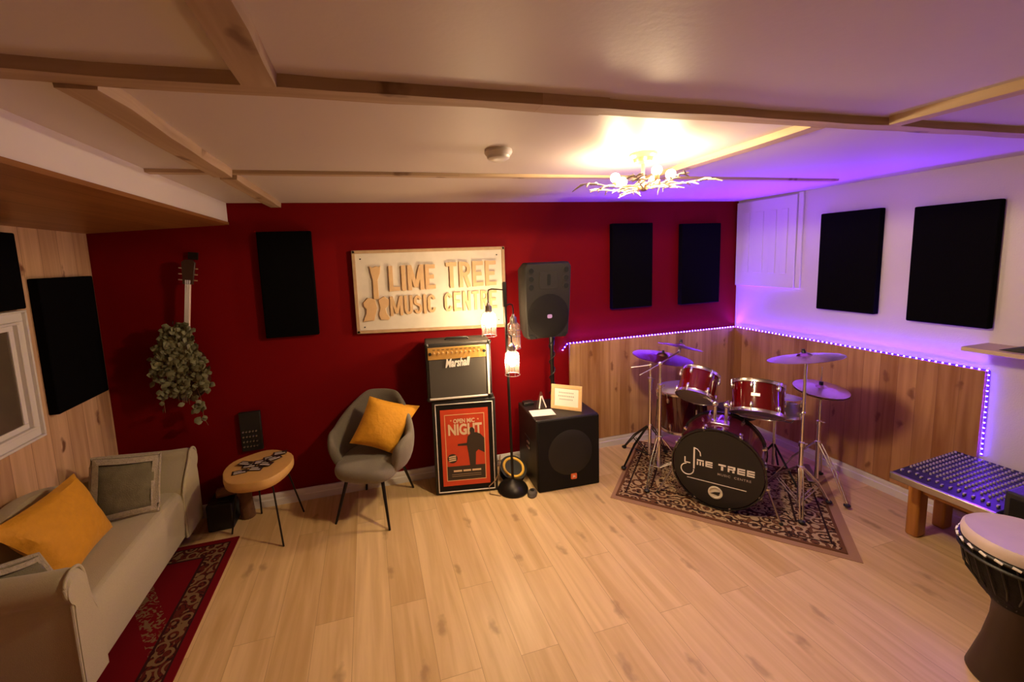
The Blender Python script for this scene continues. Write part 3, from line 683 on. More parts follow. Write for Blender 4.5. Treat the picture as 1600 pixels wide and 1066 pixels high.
mb = MB(); sil = [(.03, .235), (.075, .235), (.08, .34), (.10, .36), (.148, .33), (.148, .45), (.12, .485), (.09, .50), (.075, .50), (.075, .525), (.06, .545), (.04, .54), (.036, .515), (.045, .495), (.02, .47), (.012, .42), (-.06, .415), (-.06, .40), (.012, .398), (.022, .33)]
mb.prism(sil, .0085, .0092, FRONT); mb.make('performer_silhouette', PDK, ps)
mb = MB(); mb.prism([(-.105 + .038 * cos(2 * pi * k / 28), .30 + .038 * sin(2 * pi * k / 28)) for k in range(28)], .0085, .0092, FRONT); bd = mb.make('round_badge', PDK, ps)
for k, dz in enumerate((-.016, 0, .016)):
    bx(-.028, .028, -.0100, -.0094, -.005, .005).make('badge_line', PWT, bd, T=M4.Translation(V((-.105, 0, .30 + dz))) @ M4.Rotation(R(-8), 4, 'Y'))
# amplifier
am = thing('guitar_amplifier', 'black guitar combo amplifier with a gold control panel, on top of the poster cabinet', 'guitar amplifier', (-2.985, -.345, .766), R(-7))
AW, AH, AD = .50, .452, .245
bx(-AW / 2, AW / 2, 0, AD, 0, AH).make('cabinet', TOLEX, am, bevel=.012, seg=3)
bx(-AW / 2 + .022, AW / 2 - .045, -.008, .002, .035, AH - .125).make('grille', GRILLE, am, bevel=.003)
bx(-AW / 2 + .018, AW / 2 - .04, -.012, .002, .018, .032).make('lower_trim', CREAM, am, bevel=.003)
bx(-AW / 2 + .018, AW / 2 - .042, -.010, .002, AH - .122, AH - .03).make('control_panel', GOLD, am, bevel=.003)
for k in range(11): cy((-.185 + k * .034, -.010, AH - .072), (-.185 + k * .034, -.028, AH - .072), .009, .007, n=12).make('knob', GOLDK, am, smooth=True)
for x in (-.215, .195): cy((x, -.010, AH - .075), (x, -.018, AH - .075), .012, n=12).make('jack_socket', BLACK, am)
for k in range(11): bx(-.195 + k * .034, -.175 + k * .034, -.0108, -.0102, AH - .049, AH - .045).make('panel_print', BLACK, am)
text('brand_logo', 'Marshall', .088, am, LOGOW, M4.Translation(V((-.105, -.010, AH - .185))) @ M4.Rotation(R(-3), 4, 'Y') @ FRONT, .003, xs=.62, bold=.003, shear=.35)
bx(AW / 2 - .036, AW / 2 - .018, -.007, .0, .03, AH - .03).make('side_highlight', CREAM, am, bevel=.004)  # pale strip put in as the highlight down the right edge
for sx in (-1, 1):
    for z in (.019, AH - .012): MB().ball((sx * (AW / 2 - .012), .008, z), .018, 10).make('corner_protector', BLACK, am, smooth=True)
mb = MB(); mb.tube([(-.09, .12, AH), (-.08, .12, AH + .014), (.08, .12, AH + .014), (.09, .12, AH)], .009, 8).make('handle', BLACK, am, smooth=True)
# loose cable hanging across the cabinet front
t = MB().tube([(-2.70, -.40, .30), (-2.715, -.405, .16), (-2.745, -.405, .10), (-2.80, -.405, .06), (-2.80, -.42, .006), (-2.73, -.47, .005), (-2.665, -.43, .006), (-2.655, -.36, .006), (-2.65, -.30, .006)], .004, 6).make('loose_cable', mat('tan_cable', (.30, .18, .09), .5), None, smooth=True)
tag(t, 'thin tan cable looping on the floor in front of the poster cabinet', 'cable')

# ================================================================ floor lamp
lp = thing('floor_lamp', 'black floor lamp with three hanging caged glass shades between the amplifier and the subwoofer', 'floor lamp', (-2.608, -.42, 0))
MB().lathe([(.118, 0), (.122, .012), (.112, .035), (.085, .062), (.045, .082), (.014, .095), (.012, .10)], n=32).make('base', IRON, lp, smooth=True)
cy((0, 0, .09), (-.02, 0, 1.66), .0105, n=14).make('pole', IRON, lp, smooth=True)
bx(-.034, -.006, -.012, .012, 1.47, 1.655).make('pole_bracket', IRON, lp, bevel=.003)
def shade(x, y, zt, zb, r, lit, arm_pts, gm):
    a = MB().tube(arm_pts, .005, 8).make('arm', IRON, lp, smooth=True)
    s = MB().lathe([(.010, zt + .075), (.013, zt + .06), (.024, zt + .05), (.026, zt + .012), (.020, zt)], M4.Translation(V((x, y, 0))), n=18).make('lamp_holder', STEEL, lp, smooth=True)
    g_ = MB().lathe([(.028, zt + .008), (r * .93, zt - .012), (r, zt - .05), (r, zb + .01), (r * .97, zb)], M4.Translation(V((x, y, 0))), n=24, cap=False).make('glass_shade', gm, lp, smooth=True)
    cg = MB()
    for k in range(8):
        an = 2 * pi * k / 8; c_, s_ = cos(an), sin(an); q = r + .006
        cg.tube([(x + .026 * c_, y + .026 * s_, zt + .012), (x + q * .95 * c_, y + q * .95 * s_, zt - .012), (x + q * c_, y + q * s_, zt - .05), (x + q * c_, y + q * s_, zb - .004)], .0018, 6)
    for z in (zt - .045, (zt + zb) / 2, zb - .004): cg.tube([(x + (r + .006) * cos(2 * pi * k / 20), y + (r + .006) * sin(2 * pi * k / 20), z) for k in range(20)], .002, 6, True)
    cg.make('cage', STEEL, lp, smooth=True)
    zc = (zt + zb) / 2 + .01
    MB().lathe([(.008, zc + .055), (.014, zc + .04), (.025, zc + .012), (.026, zc - .01), (.018, zc - .03), (.005, zc - .038)], M4.Translation(V((x, y, 0))), n=18).make('bulb', WARM2 if lit else SMOKE, lp, smooth=True)
shade(-.150, 0, 1.435, 1.265, .050, True, [(-.03, 0, 1.60), (-.12, 0, 1.612), (-.145, 0, 1.605), (-.150, 0, 1.58), (-.150, 0, 1.505)], GLASS)
shade(.048, .01, 1.335, 1.15, .046, False, [(-.02, 0, 1.475), (.02, .005, 1.49), (.044, .01, 1.48), (.048, .01, 1.45), (.048, .01, 1.405)], SMOKE)
shade(.002, -.065, 1.135, .965, .050, True, [(-.012, 0, 1.26), (-.008, -.04, 1.268), (-.0, -.062, 1.255), (.002, -.065, 1.205)], GLASS)
# foot switch
t = thing('foot_switch', 'small grey rounded foot switch beside the floor lamp base', 'foot switch', (-2.49, -.53, 0), R(-35))
MB().lathe([(.035, 0), (.038, .012), (.030, .03), (.012, .038)], n=20, sx=1., sy=1.5).make('body', mat('grey_rubber', (.09, .075, .06), .6), t, smooth=True)
MB().lathe([(.016, .034), (.014, .043), (.004, .045)], n=14).make('button', BLACK, t, smooth=True)
# cable reel and tangle of white cables
cr = thing('cable_reel', 'black cable drum with a yellow rim on the floor behind the floor lamp', 'cable reel', (-2.555, -.27, 0), R(8))
TT = Tf((0, 0, .085), rx=R(32))
for z in (-.035, .028): MB().lathe([(.03, z), (.108, z), (.112, z + .005), (.03, z + .007)], TT, n=32).make('flange', BLACK, cr, smooth=True)
MB().tube([TT @ V((.082 * cos(2 * pi * k / 28), .082 * sin(2 * pi * k / 28), .036)) for k in range(28)], .011, 8, True).make('yellow_rim', mat('yellow_plastic', (.85, .50, .07), .4), cr, smooth=True)
cyb = MB()
for k in range(5): cyb.tube([TT @ V(((.070) * cos(2 * pi * j / 24), .070 * sin(2 * pi * j / 24), -.024 + k * .011)) for j in range(24)], .006, 6, True)
cyb.make('wound_cable', BLACK, cr, smooth=True)
bx(-.03, .03, -.02, .05, .0, .03).make('foot', BLACK, cr)
tg = MB(); random.seed(5)
for k in range(4):
    pts = [(-2.63 + j * .02, -.045 - .03 * abs(NZ.noise(V((j * .7, k, 0)))) - .018 * k, .028 + .026 * k + .012 * NZ.noise(V((j * .5, k * 3, 2)))) for j in range(10)]
    tg.tube(pts, .008, 7)
t = tg.make('white_cables', mat('cream_cable', (.72, .62, .50), .5), None, smooth=True); tag(t, 'bundle of cream mains cables by the baseboard behind the floor lamp', 'cables')

# ================================================================ subwoofer
sb = thing('subwoofer', 'large black cube subwoofer with an orange badge, standing on the floor against the red wall', 'subwoofer', (-2.176, -.545, 0), R(-2.5))
w, h, d = .525, .582, .455
bx(-w / 2, w / 2, .02, d, 0, h).make('cabinet', mat('subwoofer_paint', (.016, .012, .010), .42, bump=.25, bscale=350), sb, bevel=.008)
bx(-w / 2 + .004, w / 2 - .004, 0, .022, .004, h - .004).make('front_grille', DARKG, sb, bevel=.006)
cyr = MB(); cyr.lathe([(.20, .0), (.203, -.003), (.197, -.004)], Tf((.01, .0, .30), rx=R(90)) @ M4.Diagonal((1, 1, -1, 1)), n=40, cap=False); 
mb = MB(); mb.lathe([(.185, 0), (.18, .003), (.10, .004), (.04, .007), (.004, .008)], Tf((.01, 0, .30), rx=R(90)), n=40); mb.make('woofer_outline', mat('darker_cone', (.010, .008, .007), .7), sb, smooth=True); cyr.b.free()
mb = MB(); mb.prism([(x, z) for x, z in rrect(.05, .046, .008, 3, .035, .10)], 0, .006, FRONT); mb.make('badge', mat('orange_badge', (.80, .16, .04), .45), sb)
text('badge_mark', 'JBL', .020, sb, LOGOW, M4.Translation(V((.036, -.0066, .094))) @ FRONT, .0004, xs=.9, align='CENTER', bold=.0006)
hb = MB(); hb.box(-w / 2 - .003, -w / 2 + .002, .16, .30, .27, .37); hb.make('handle_recess', BLACK, sb, bevel=.002)
bx(-w / 2 - .012, -w / 2 - .002, .17, .23, .285, .30).make('handle', STEEL, sb, bevel=.004)
bx(-w / 2 - .012, -w / 2 - .002, .17, .23, .325, .34).make('handle', STEEL, sb, bevel=.004)
cy((.03, .36, h - .002), (.03, .36, h + .006), .03, n=20).make('pole_socket', BLACK, sb)
# picture frame
a = V((-2.213, -.304, .583)); c = V((-2.021, -.468, .583)); rz = math.atan2(c.y - a.y, c.x - a.x)
pf = thing('picture_frame', 'small pale wood picture frame with a lettered card, standing on the subwoofer', 'picture frame', a, rz)
Lf = (c - a).length; Hf = .20; TL_ = M4.Rotation(R(-9), 4, 'X')
for q in ((0, Lf, 0, .028), (0, Lf, Hf - .028, Hf), (0, .028, .028, Hf - .028), (Lf - .028, Lf, .028, Hf - .028)): bx(q[0], q[1], -.008, .008, q[2], q[3]).make('frame', FRAMEW, pf, bevel=.002, T=TL_)
bx(.026, Lf - .026, -.002, .005, .026, Hf - .026).make('card', PAPER, pf, T=TL_)
INK = mat('grey_ink', (.42, .44, .42), .7)
for z, wd in ((.132, .062), (.104, .066), (.078, .056)):
    for k in range(9):
        x = Lf / 2 - wd + k * wd * 2 / 9; bx(x, x + wd * 2 / 9 * .7, -.0028, -.002, z, z + .010).make('lettering', INK, pf, T=TL_)
bx(Lf / 2 - .02, Lf / 2 + .02, .008, .055, .0, .006).make('strut', FRAMEW, pf)
# paper sheet
t = bx(-.095, .095, -.068, .06, 0, .0015).make('paper_sheet', PAPER, None); t.location = (-2.325, -.375, .5835); t.rotation_euler = (0, 0, R(-8)); tag(t, 'white sheet of paper lying on the subwoofer', 'paper')
# glass pyramid award
ga = thing('glass_award', 'small clear and white pyramid ornament on the subwoofer', 'ornament', (-2.285, -.27, .5835), R(10))
mb = MB(); mb.rings([[V((x * .036, y * .026, 0)) for x, y in ((-1, -1), (1, -1), (1, 1), (-1, 1))], [V((x * .005, y * .005, .135)) for x, y in ((-1, -1), (1, -1), (1, 1), (-1, 1))]]); mb.make('glass', GLASS, ga)
for s in (-1, 1):
    MB().tube([(s * .034, -.022, .002), (s * .004, -.004, .10)], .006, 6).make('white_edge', PAPER, ga)
t = thing('power_adaptor', 'small black box at the back left of the subwoofer top', 'adaptor', (-2.36, -.16, .584)); bx(-.045, .045, -.03, .03, 0, .028).make('case', BLACK, t, bevel=.005); bx(-.045, .045, -.032, -.03, .018, .022).make('steel_edge', STEEL, t)

# ================================================================ wall speaker on its pole
sp = thing('pa_speaker', 'black moulded loudspeaker on a pole above the subwoofer, in front of the red wall', 'loudspeaker', (-2.238, -.30, 1.18), R(2))
T6 = Tf((0, 0, 0), rx=R(3))
oo = [(-.165, 0), (.165, 0), (.185, .02), (.20, .30), (.205, .58), (.185, .61), (-.185, .61), (-.205, .58), (-.20, .30), (-.185, .02)]
mb = MB(); mb.rings([[V((x * s, y, .305 + (z - .305) * s)) for x, z in oo] for y, s in ((-.03, .965), (-.01, 1.0), (.05, 1.0), (.16, .88), (.23, .66))]); SPM = mat('speaker_plastic', (.020, .017, .015), .62, spec=.3, bump=.2, bscale=300)
body = mb.make('cabinet', SPM, sp, bevel=.006, T=T6)
mb = MB(); mb.lathe([(.174, .028), (.177, .040), (.162, .046), (.10, .049), (.004, .052)], Tf((0, 0, .185), rx=R(90)) @ M4.Identity(4), n=36); mb.make('woofer_grille', DARKG, sp, smooth=True, T=T6)
mb = MB(); mb.prism(rrect(.16, .14, .02, 4, 0, .47), .028, .036, FRONT); mb.make('horn_surround', SPM, sp, T=T6, bevel=.003)
mb = MB(); mb.prism(rrect(.03, .09, .012, 4, 0, .475), .030, .0375, FRONT); mb.make('horn_slot', mat('black_void', (.003, .003, .003), .9), sp, T=T6)
for s in (-1, 1):
    for z in (.42, .485, .55):
        mb = MB(); mb.lathe([(.024, .028), (.028, .036), (.021, .038)], Tf((s * .152, 0, z), rx=R(90)), n=18); mb.make('bass_port', SPM, sp, T=T6, smooth=True)
        mb = MB(); mb.lathe([(.021, .030), (.021, .0384)], Tf((s * .152, 0, z), rx=R(90)), n=16); mb.make('port_hole', bpy.data.materials['black_void'], sp, T=T6)
mb = MB(); mb.prism(rrect(.040, .030, .01, 4, 0, .185), .050, .056, FRONT); mb.make('badge', mat('lilac_badge', (.42, .28, .62), .4), sp, T=T6)
for s in (-1, 1): MB().prism([(s * .10, .005), (s * .155, .005), (s * .165, .04), (s * .14, .04)], .029, .034, FRONT).make('corner_recess', bpy.data.materials['black_void'], sp, T=T6)
pk = thing('speaker_pole', 'black pole rising from the subwoofer to the loudspeaker, with a cable wound round it', 'speaker pole', (-2.135, -.175, .583))
cy((0, 0, 0.006), (0, 0, .592), .016, n=16).make('pole', IRON, pk, smooth=True)
cy((0, 0, .50), (0, 0, .57), .022, n=16).make('collar', BLACK, pk, smooth=True)
MB().tube([(.024 * cos(k * .55), .024 * sin(k * .55), .02 + k * .012) for k in range(52)], .005, 6).make('cable', BLACK, pk, smooth=True)

# ================================================================ ceiling lamp with glowing bulbs and frosted twigs
cx_, cy__ = -2.33, -1.62
clp = thing('ceiling_lamp', 'lit ceiling lamp with round glowing bulbs above a ring of pale frosted twigs', 'ceiling lamp', (cx_, cy__, HZ))
BRASS = mat('pale_brass', (.70, .48, .28), .3, metal=.8); TWIG = mat('frosted_twig', (.55, .48, .38), .45, noise=.2, nscale=60, bump=.5, bscale=120)
MB().lathe([(.062, 0), (.062, -.012), (.045, -.022), (.04, -.04), (.012, -.048)], n=28).make('ceiling_rose', BRASS, clp, smooth=True)
cy((0, 0, -.04), (0, 0, -.15), .008, n=12).make('stem', BRASS, clp, smooth=True)
MB().lathe([(.006, -.175), (.022, -.168), (.026, -.15), (.022, -.135), (.008, -.13)], n=20).make('hub', BRASS, clp, smooth=True)
l = bpy.data.lights.new('lamp_light', 'SPOT'); l.energy = CEIL_WATTS; l.color = (1., .74, .42); l.spot_size = R(179.9); l.spot_blend = .08; l.shadow_soft_size = .07
lo = bpy.data.objects.new('lamp_light', l); COL.objects.link(lo); lo.parent = clp; lo.location = (0, 0, -.19)
random.seed(21)
for k, (bx_, by_) in enumerate(((-.125, .035), (-.035, -.14), (.10, -.065), (.12, .08), (-.02, .13))):
    MB().tube([(0, 0, -.15), (bx_ * .5, by_ * .5, -.145), (bx_ * .9, by_ * .9, -.148), (bx_, by_, -.14)], .005, 8).make('arm', BRASS, clp, smooth=True)
    cy((bx_, by_, -.145), (bx_, by_, -.125), .012, n=14).make('bulb_holder', BRASS, clp, smooth=True)
    MB().ball((bx_, by_, -.106), .022, 16).make('bulb', WARM, clp, smooth=True)
for k in range(7):
    an = 2 * pi * k / 7 + .35; tw = MB(); d = V((cos(an), sin(an), 0)); L = random.uniform(.24, .33)
    pts = [d * L * t + V((0, 0, -.155 + .02 * NZ.noise(V((k, t * 3, 0))) + .015 * t)) + V((-d.y, d.x, 0)) * .03 * NZ.noise(V((k * 3, t * 2, 5))) for t in [i / 7 for i in range(8)]]
    tw.tube(pts, [.005 - .0004 * i for i in range(8)], 6)
    for j in range(11):
        t = .25 + .75 * j / 11; i = min(6, int(t * 7)); p = pts[i].lerp(pts[i + 1], t * 7 - i); s = 1 if j % 2 else -1
        q = p + (d * .6 + V((-d.y, d.x, 0)) * s * random.uniform(.4, 1.) + V((0, 0, random.uniform(-.45, .25)))) * random.uniform(.035, .075)
        tw.tube([p, p.lerp(q, .5) + V((0, 0, .004)), q], [.0035, .0045, .002], 6)
    tw.make('twig', TWIG, clp, smooth=True)
# unseen lamp added as weak fill in the rear half (behind the camera)
rl = thing('ceiling_lamp', 'added round fill lamp, unseen, on the ceiling in the rear half', 'ceiling lamp', (-2.9, -4.3, HZ))
MB().lathe([(.15, 0), (.15, -.02), (.12, -.03)], n=28).make('base', TRIMW, rl, smooth=True)
MB().lathe([(.13, -.03), (.12, -.06), (.06, -.08), (.01, -.085)], n=28).make('diffuser', emi('rear_fill_glass', (1., .72, .45), FILL_REAR), rl, smooth=True)

# ================================================================ drum kit
UP = V((0, 0, 1))
def drum(name, label, cat, c, nrm, r, h, shell, top, bot, lugs=6, hoop=CHROME, lugrows=(.18, .82), hoopw=.018):
    f = frame(nrm); c = V(c)
    root = thing(name, label, cat, c); T = f
    MB().lathe([(r * .97, -h / 2), (r, -h / 2 + .002), (r, h / 2 - .002), (r * .97, h / 2)], T, n=40, cap=False).make('shell', shell, root, smooth=True)
    for nm, z, s in (('top_hoop', h / 2, 1), ('bottom_hoop', -h / 2, -1)):
        MB().lathe([(r + .002, z - s * hoopw), (r + .011, z - s * hoopw), (r + .010, z), (r + .013, z + s * .006), (r + .004, z + s * .007), (r + .003, z)], T, n=40, cap=False).make(nm, hoop, root, smooth=True)
    if top: MB().lathe([(r, h / 2), (r * .97, h / 2 + .003), (.004, h / 2 + .003)], T, n=40).make('batter_head', top, root, smooth=True)
    if bot: MB().lathe([(r, -h / 2), (r * .97, -h / 2 - .003), (.004, -h / 2 - .003)], T, n=40).make('bottom_head', bot, root, smooth=True)
    for k in range(lugs):
        a = 2 * pi * k / lugs + .3; ca, sa = cos(a), sin(a)
        for t in lugrows:
            z = -h / 2 + h * t
            MB().ball((0, 0, 0), .0125, 10, (1, 1, 2.0)).make('lug', CHROME, root, smooth=True, T=T @ M4.Translation(V(((r + .006) * ca, (r + .006) * sa, z))))
        for t, e in ((lugrows[0], 0), (lugrows[-1], 1)):
            cy(T @ V(((r + .013) * ca, (r + .013) * sa, -h / 2 + h * t)), T @ V(((r + .010) * ca, (r + .010) * sa, (h / 2 + .005) * (1 if e else -1))), .0032, n=6).make('tension_rod', CHROME, root)
    return root, T
NB = V((-.776, -.63, 0)).normalized(); RB = V((.63, -.776, 0)).normalized()
RB_ = .279; LB = .40
bd_, T = drum('bass_drum', 'big bass drum with a black LIME TREE MUSIC CENTRE front head and dark chrome rims', 'bass drum', V((-1.343, -1.127, .305)) - NB * (LB / 2 + .004), NB, RB_, LB, mat('wine_drum_lacquer', (.09, .006, .02), .12, coat=.9), None, HEADC, 8, mat('black_chrome_hoop', (.05, .045, .045), .22, metal=.7), (.2, .8), .03)
zf = LB / 2 + .004
MB().lathe([(RB_ * .995, zf - .006), (RB_ * .985, zf), (.004, zf + .0005)], T, n=56).make('front_head', HEADB, bd_, smooth=True)
# lettering on the head: plane coordinates (u right, v up) -> local
HP = M4.Identity(4)
for i in range(3): HP[i][0], HP[i][1], HP[i][2] = RB[i], UP[i], NB[i]
def hp(u, v, d=.002): return HP @ V((u, v - .015, zf + d))
def hprism(out, nm, m, d=.0012, par=None): 
    mb = MB(); mb.prism([(u, v - .015) for u, v in out], zf + .0006, zf + d, HP); return mb.make(nm, m, par or bd_)
def hbox(u0, u1, v0, v1): return [(u0, v0), (u1, v0), (u1, v1), (u0, v1)]
LT = mat('head_print_white', (.85, .78, .74), .5)
hprism([(-.205, .062), (-.197, .062), (-.197, .026), (-.166, .026), (-.166, .018), (-.205, .018)], 'letter_l', LT)
hprism(hbox(-.147, -.137, -.015, .145), 'note_stem', LT)
mb = MB(); mb.tube([hp(-.142, .143), hp(-.12, .135), hp(-.104, .115), hp(-.101, .09)], .0035, 6).make('note_flag', LT, bd_)
mb = MB(); mb.tube([hp(-.184 + .041 * cos(R(a)), -.028 + .041 * sin(R(a))) for a in range(100, 375, 15)], .0038, 6).make('note_ring', LT, bd_)
def blocks(rows, u0, v0, cw, chh, nm):   # blocky letter out of horizontal bars
    for (a, b, c, d) in rows: hprism(hbox(u0 + a * cw, u0 + b * cw, v0 + c * chh, v0 + d * chh), nm, LT)
def letter_block(ch, u, v, w, h_):
    G_ = {'M': [(0, 1, .76, 1), (0, .2, 0, .66), (.4, .6, 0, .66), (.8, 1, 0, .66)], 'E': [(0, 1, .76, 1), (0, 1, .38, .62), (0, 1, 0, .24), (0, .22, 0, 1)],
          'T': [(0, 1, .74, 1), (.36, .66, 0, .66)], 'R': [(0, 1, .76, 1), (0, .24, 0, .66), (.24, .9, .38, .58), (.7, 1, .5, .8), (.6, .9, 0, .3)]}
    mb = MB()
    for a, b, c, d in G_[ch]: mb.prism([(x, y - .015) for x, y in hbox(u + a * w, u + b * w, v + c * h_, v + d * h_)], zf + .0006, zf + .0012, HP)
    mb.make('letter_' + ch.lower(), LT, bd_)
for ch_, u in (('M', -.124), ('E', -.070)): letter_block(ch_, u, .019, .044, .042)
for ch_, u in (('T', .010), ('R', .066), ('E', .122), ('E', .176)): letter_block(ch_, u, .018, .045, .044)
T2 = HP @ M4.Translation(V((.005, -.022 - .015, zf + .0012)))
text('line_music_centre', 'MUSIC  CENTRE', .022, bd_, mat('head_print_grey', (.42, .36, .34), .6), T2, .0003, xs=1.08, bold=.0002, space=1.2)
hprism(hbox(-.185, .178, -.0925, -.0875), 'rule_line', LT)
pm = M4.Translation(HP @ V((-.004, -.155 - .015, zf))) @ frame(NB)
MB().lathe([(.045, 0), (.045, .006), (.036, .007), (.034, .001)], pm, n=32, cap=False).make('port_ring', mat('cream_port', (.72, .66, .56), .4), bd_, smooth=True)
MB().lathe([(.036, .0006), (.004, .001)], pm, n=28).make('port_hole', bpy.data.materials['cream_port'], bd_)
MB().prism([(-.028, -.012), (.02, -.02), (.03, .01), (-.005, .002)], .0015, .003, pm).make('port_shadow_mark', HEADB, bd_)
# claws around the front hoop
for k in range(8):
    a = 2 * pi * k / 8 + .3; p = T @ V(((RB_ + .010) * cos(a), (RB_ + .010) * sin(a), zf - .012))
    MB().ball(p, .014, 10, (1, 1, 1.2)).make('claw_hook', CHROME, bd_, smooth=True)
# spurs
for s, fp in ((-1, V((-1.583, -.829, .02))), (1, V((-1.085, -1.40, .02)))):
    a = V((-1.343, -1.127, .305)) - NB * .10 + RB * s * (RB_ + .012) + V((0, 0, -.10)); o_ = bd_.location
    MB().tube([a - o_, fp - o_], .008, 8).make('spur', CHROME, bd_, smooth=True); MB().ball(fp - o_, .013, 8).make('spur_tip', BLACK, bd_, smooth=True)
    MB().ball(a - o_, .022, 10).make('spur_bracket', CHROME, bd_, smooth=True)
# tom mount on top
ctr = V((-1.343, -1.127, .305)) - NB * .17 + V((0, 0, RB_)) - bd_.location
bx(-.06, .06, -.04, .04, -.006, .012).make('mount_plate', CHROME, bd_, bevel=.005, T=M4.Translation(ctr) @ M4.Rotation(R(-51), 4, 'Z'))
for s, top_ in ((-1, V((-1.235, -.865, .74))), (1, V((-1.10, -.98, .72)))):
    b0 = ctr + RB * s * .035; tt = top_ - bd_.location; k1 = b0 + V((0, 0, .14))
    MB().tube([b0, k1], .011, 10).make('mount_tube', CHROME, bd_, smooth=True); MB().ball(k1, .022, 10).make('mount_joint', CHROME, bd_, smooth=True)
    MB().tube([k1, k1.lerp(tt, .5) + V((0, 0, .01)), tt], .008, 8).make('tom_arm', CHROME, bd_, smooth=True)
az = .68
def nv(th, a): return V((cos(a) * sin(th), sin(a) * sin(th), cos(th)))
drum('rack_tom', 'small glossy red rack tom tilted steeply, mounted left above the bass drum', 'tom drum', (-1.195, -.785, .795), nv(.68, .55), .128, .20, DRUMR, HEADW, HEADC, 6)
rt_, T_ = drum('rack_tom', 'wider glossy red rack tom mounted right above the bass drum, its lower head showing', 'tom drum', (-.895, -1.035, .725), nv(.50, .72), .162, .225, DRUMR, HEADW, HEADC, 6)
def tombadge(root, T, r, ang):
    w = M4.Rotation(ang, 4, 'Z'); MB().box(r - .002, r + .003, -.028, .028, -.010, .014).make('badge', mat('silver_badge', (.6, .5, .45), .35, metal=.6), root, T=T @ w, bevel=.002)
# angle of the side that faces the room
_l = T_.inverted() @ V((-.80, -.60, 0)); tombadge(rt_, T_, .162, math.atan2(_l.y, _l.x))
ft, _ = drum('floor_tom', 'large dark red floor tom behind the left cymbal stands', 'floor tom', (-1.02, -.44, .475), nv(.10, 2.6), .19, .35, DRUMD, HEADW, HEADW, 6)
for a in (.3, 2.4, 4.5):
    cy(( .205 * cos(a), .205 * sin(a), .05), (.225 * cos(a), .225 * sin(a), -.467), .006, n=8).make('leg', CHROME, ft, smooth=True)
    MB().ball((.225 * cos(a), .225 * sin(a), -.462), .013, 8).make('rubber_foot', BLACK, ft, smooth=True)
sn, _ = drum('snare_drum', 'small pale snare drum mostly hidden behind the right rack tom', 'snare drum', (-.565, -.915, .60), nv(.12, .7), .165, .13, STEEL, HEADW, HEADW, 8)
o = V((-.60, -.93, .60))
MB().tube([(0, 0, -.09), (0, 0, -.50)], .011, 8).make('stand_pole', CHROME, sn, smooth=True)
for k in range(3):
    a = 2 * pi * k / 3 + .5
    MB().tube([(0, 0, -.32), (.2 * cos(a), .2 * sin(a), -.582)], .008, 8).make('stand_leg', IRON, sn, smooth=True)
    MB().tube([(0, 0, -.12), (.13 * cos(a), .13 * sin(a), -.10), (.165 * cos(a), .165 * sin(a), -.05)], .006, 8).make('basket_arm', CHROME, sn, smooth=True)

def cymbal(c, nrm, r, parent, name='cymbal', flip=1, thick=.0015):
    f = M4.Translation(V(c)) @ frame(V(nrm))
    k = r / .2
    pr_ = [(.006, .030), (.018, .029), (.032, .022), (.042, .012), (.075, .0085), (.13, .003), (.18, -.003), (.2, -.006)]
    prof = [(a * k, z * k * flip) for a, z in pr_]
    prof = prof + [(a, z - thick * 1.5) for a, z in prof[::-1]]
    return MB().lathe(prof, f, n=48, cap=False).make(name, CYMB, parent, smooth=True)
def stand(name, label, p, top, hub, legs, brace=True, dark=False, cat='cymbal stand', sleeve=.5, rp=.0095):
    t = thing(name, label, cat, (p[0], p[1], 0)); P_ = V((p[0], p[1], 0)); mm = IRON if dark else CHROME
    cy((0, 0, max(.02, hub - .28)), (0, 0, sleeve), rp * 1.35, n=12).make('lower_tube', CHROME, t, smooth=True)
    cy((0, 0, sleeve), (0, 0, top), rp, n=12).make('upper_tube', CHROME, t, smooth=True)
    MB().lathe([(rp * 1.4, sleeve - .02), (rp * 2.1, sleeve - .015), (rp * 2.1, sleeve + .012), (rp * 1.2, sleeve + .018)], n=14).make('height_clamp', CHROME, t, smooth=True)
    cy((0, 0, sleeve), (.035, -.012, sleeve), .005, n=8).make('wing_nut', CHROME, t)
    MB().lathe([(rp * 1.4, hub - .02), (rp * 2.4, hub - .015), (rp * 2.4, hub + .015), (rp * 1.4, hub + .02)], n=14).make('leg_collar', CHROME, t, smooth=True)
    for (fx, fy) in legs:
        F = V((fx, fy, .027 if -1.7 < fx < -.25 and fy < -.2 else .014)) - P_; d = V((F.x, F.y, 0)).normalized(); s = V((-d.y, d.x, 0)) * .011
        mb = MB()
        for q in (-1, 1): mb.tube([V((0, 0, hub)) + d * .02 + s * q, V((0, 0, hub)) .lerp(F, .5) + d * .02 + V((0, 0, .015)) + s * q, F + s * q * .6], .0052, 6)
        lg = mb.make('leg', mm, t, smooth=True)
        MB().ball(F, .022, 10, (1, 1, .6)).make('rubber_foot', BLACK, lg, smooth=True)
        if brace:
            mb = MB()
            for q in (-1, 1): mb.tube([V((0, 0, max(.05, hub - .25))) + s * q, V((0, 0, hub)).lerp(F, .55) + s * q], .004, 6)
            mb.make('brace', mm, lg, smooth=True)
    return t, P_
def tilter(t, p, nrm, up=.03):
    p = V(p); n = V(nrm).normalized()
    cy(p - n * .035, p + n * .055, .004, n=8).make('tilter_rod', CHROME, t, smooth=True)
    cy(p + n * .030, p + n * .045, .014, .010, n=14).make('felt', BLACK, t, smooth=True)
    cy(p + n * .045, p + n * .056, .009, n=10).make('wing_nut', BLACK, t, smooth=True)
    MB().ball(p - n * .035, .014, 10).make('tilter_joint', CHROME, t, smooth=True)
    cy(p - n * .02, p - n * .004, .013, n=12).make('felt', BLACK, t, smooth=True)
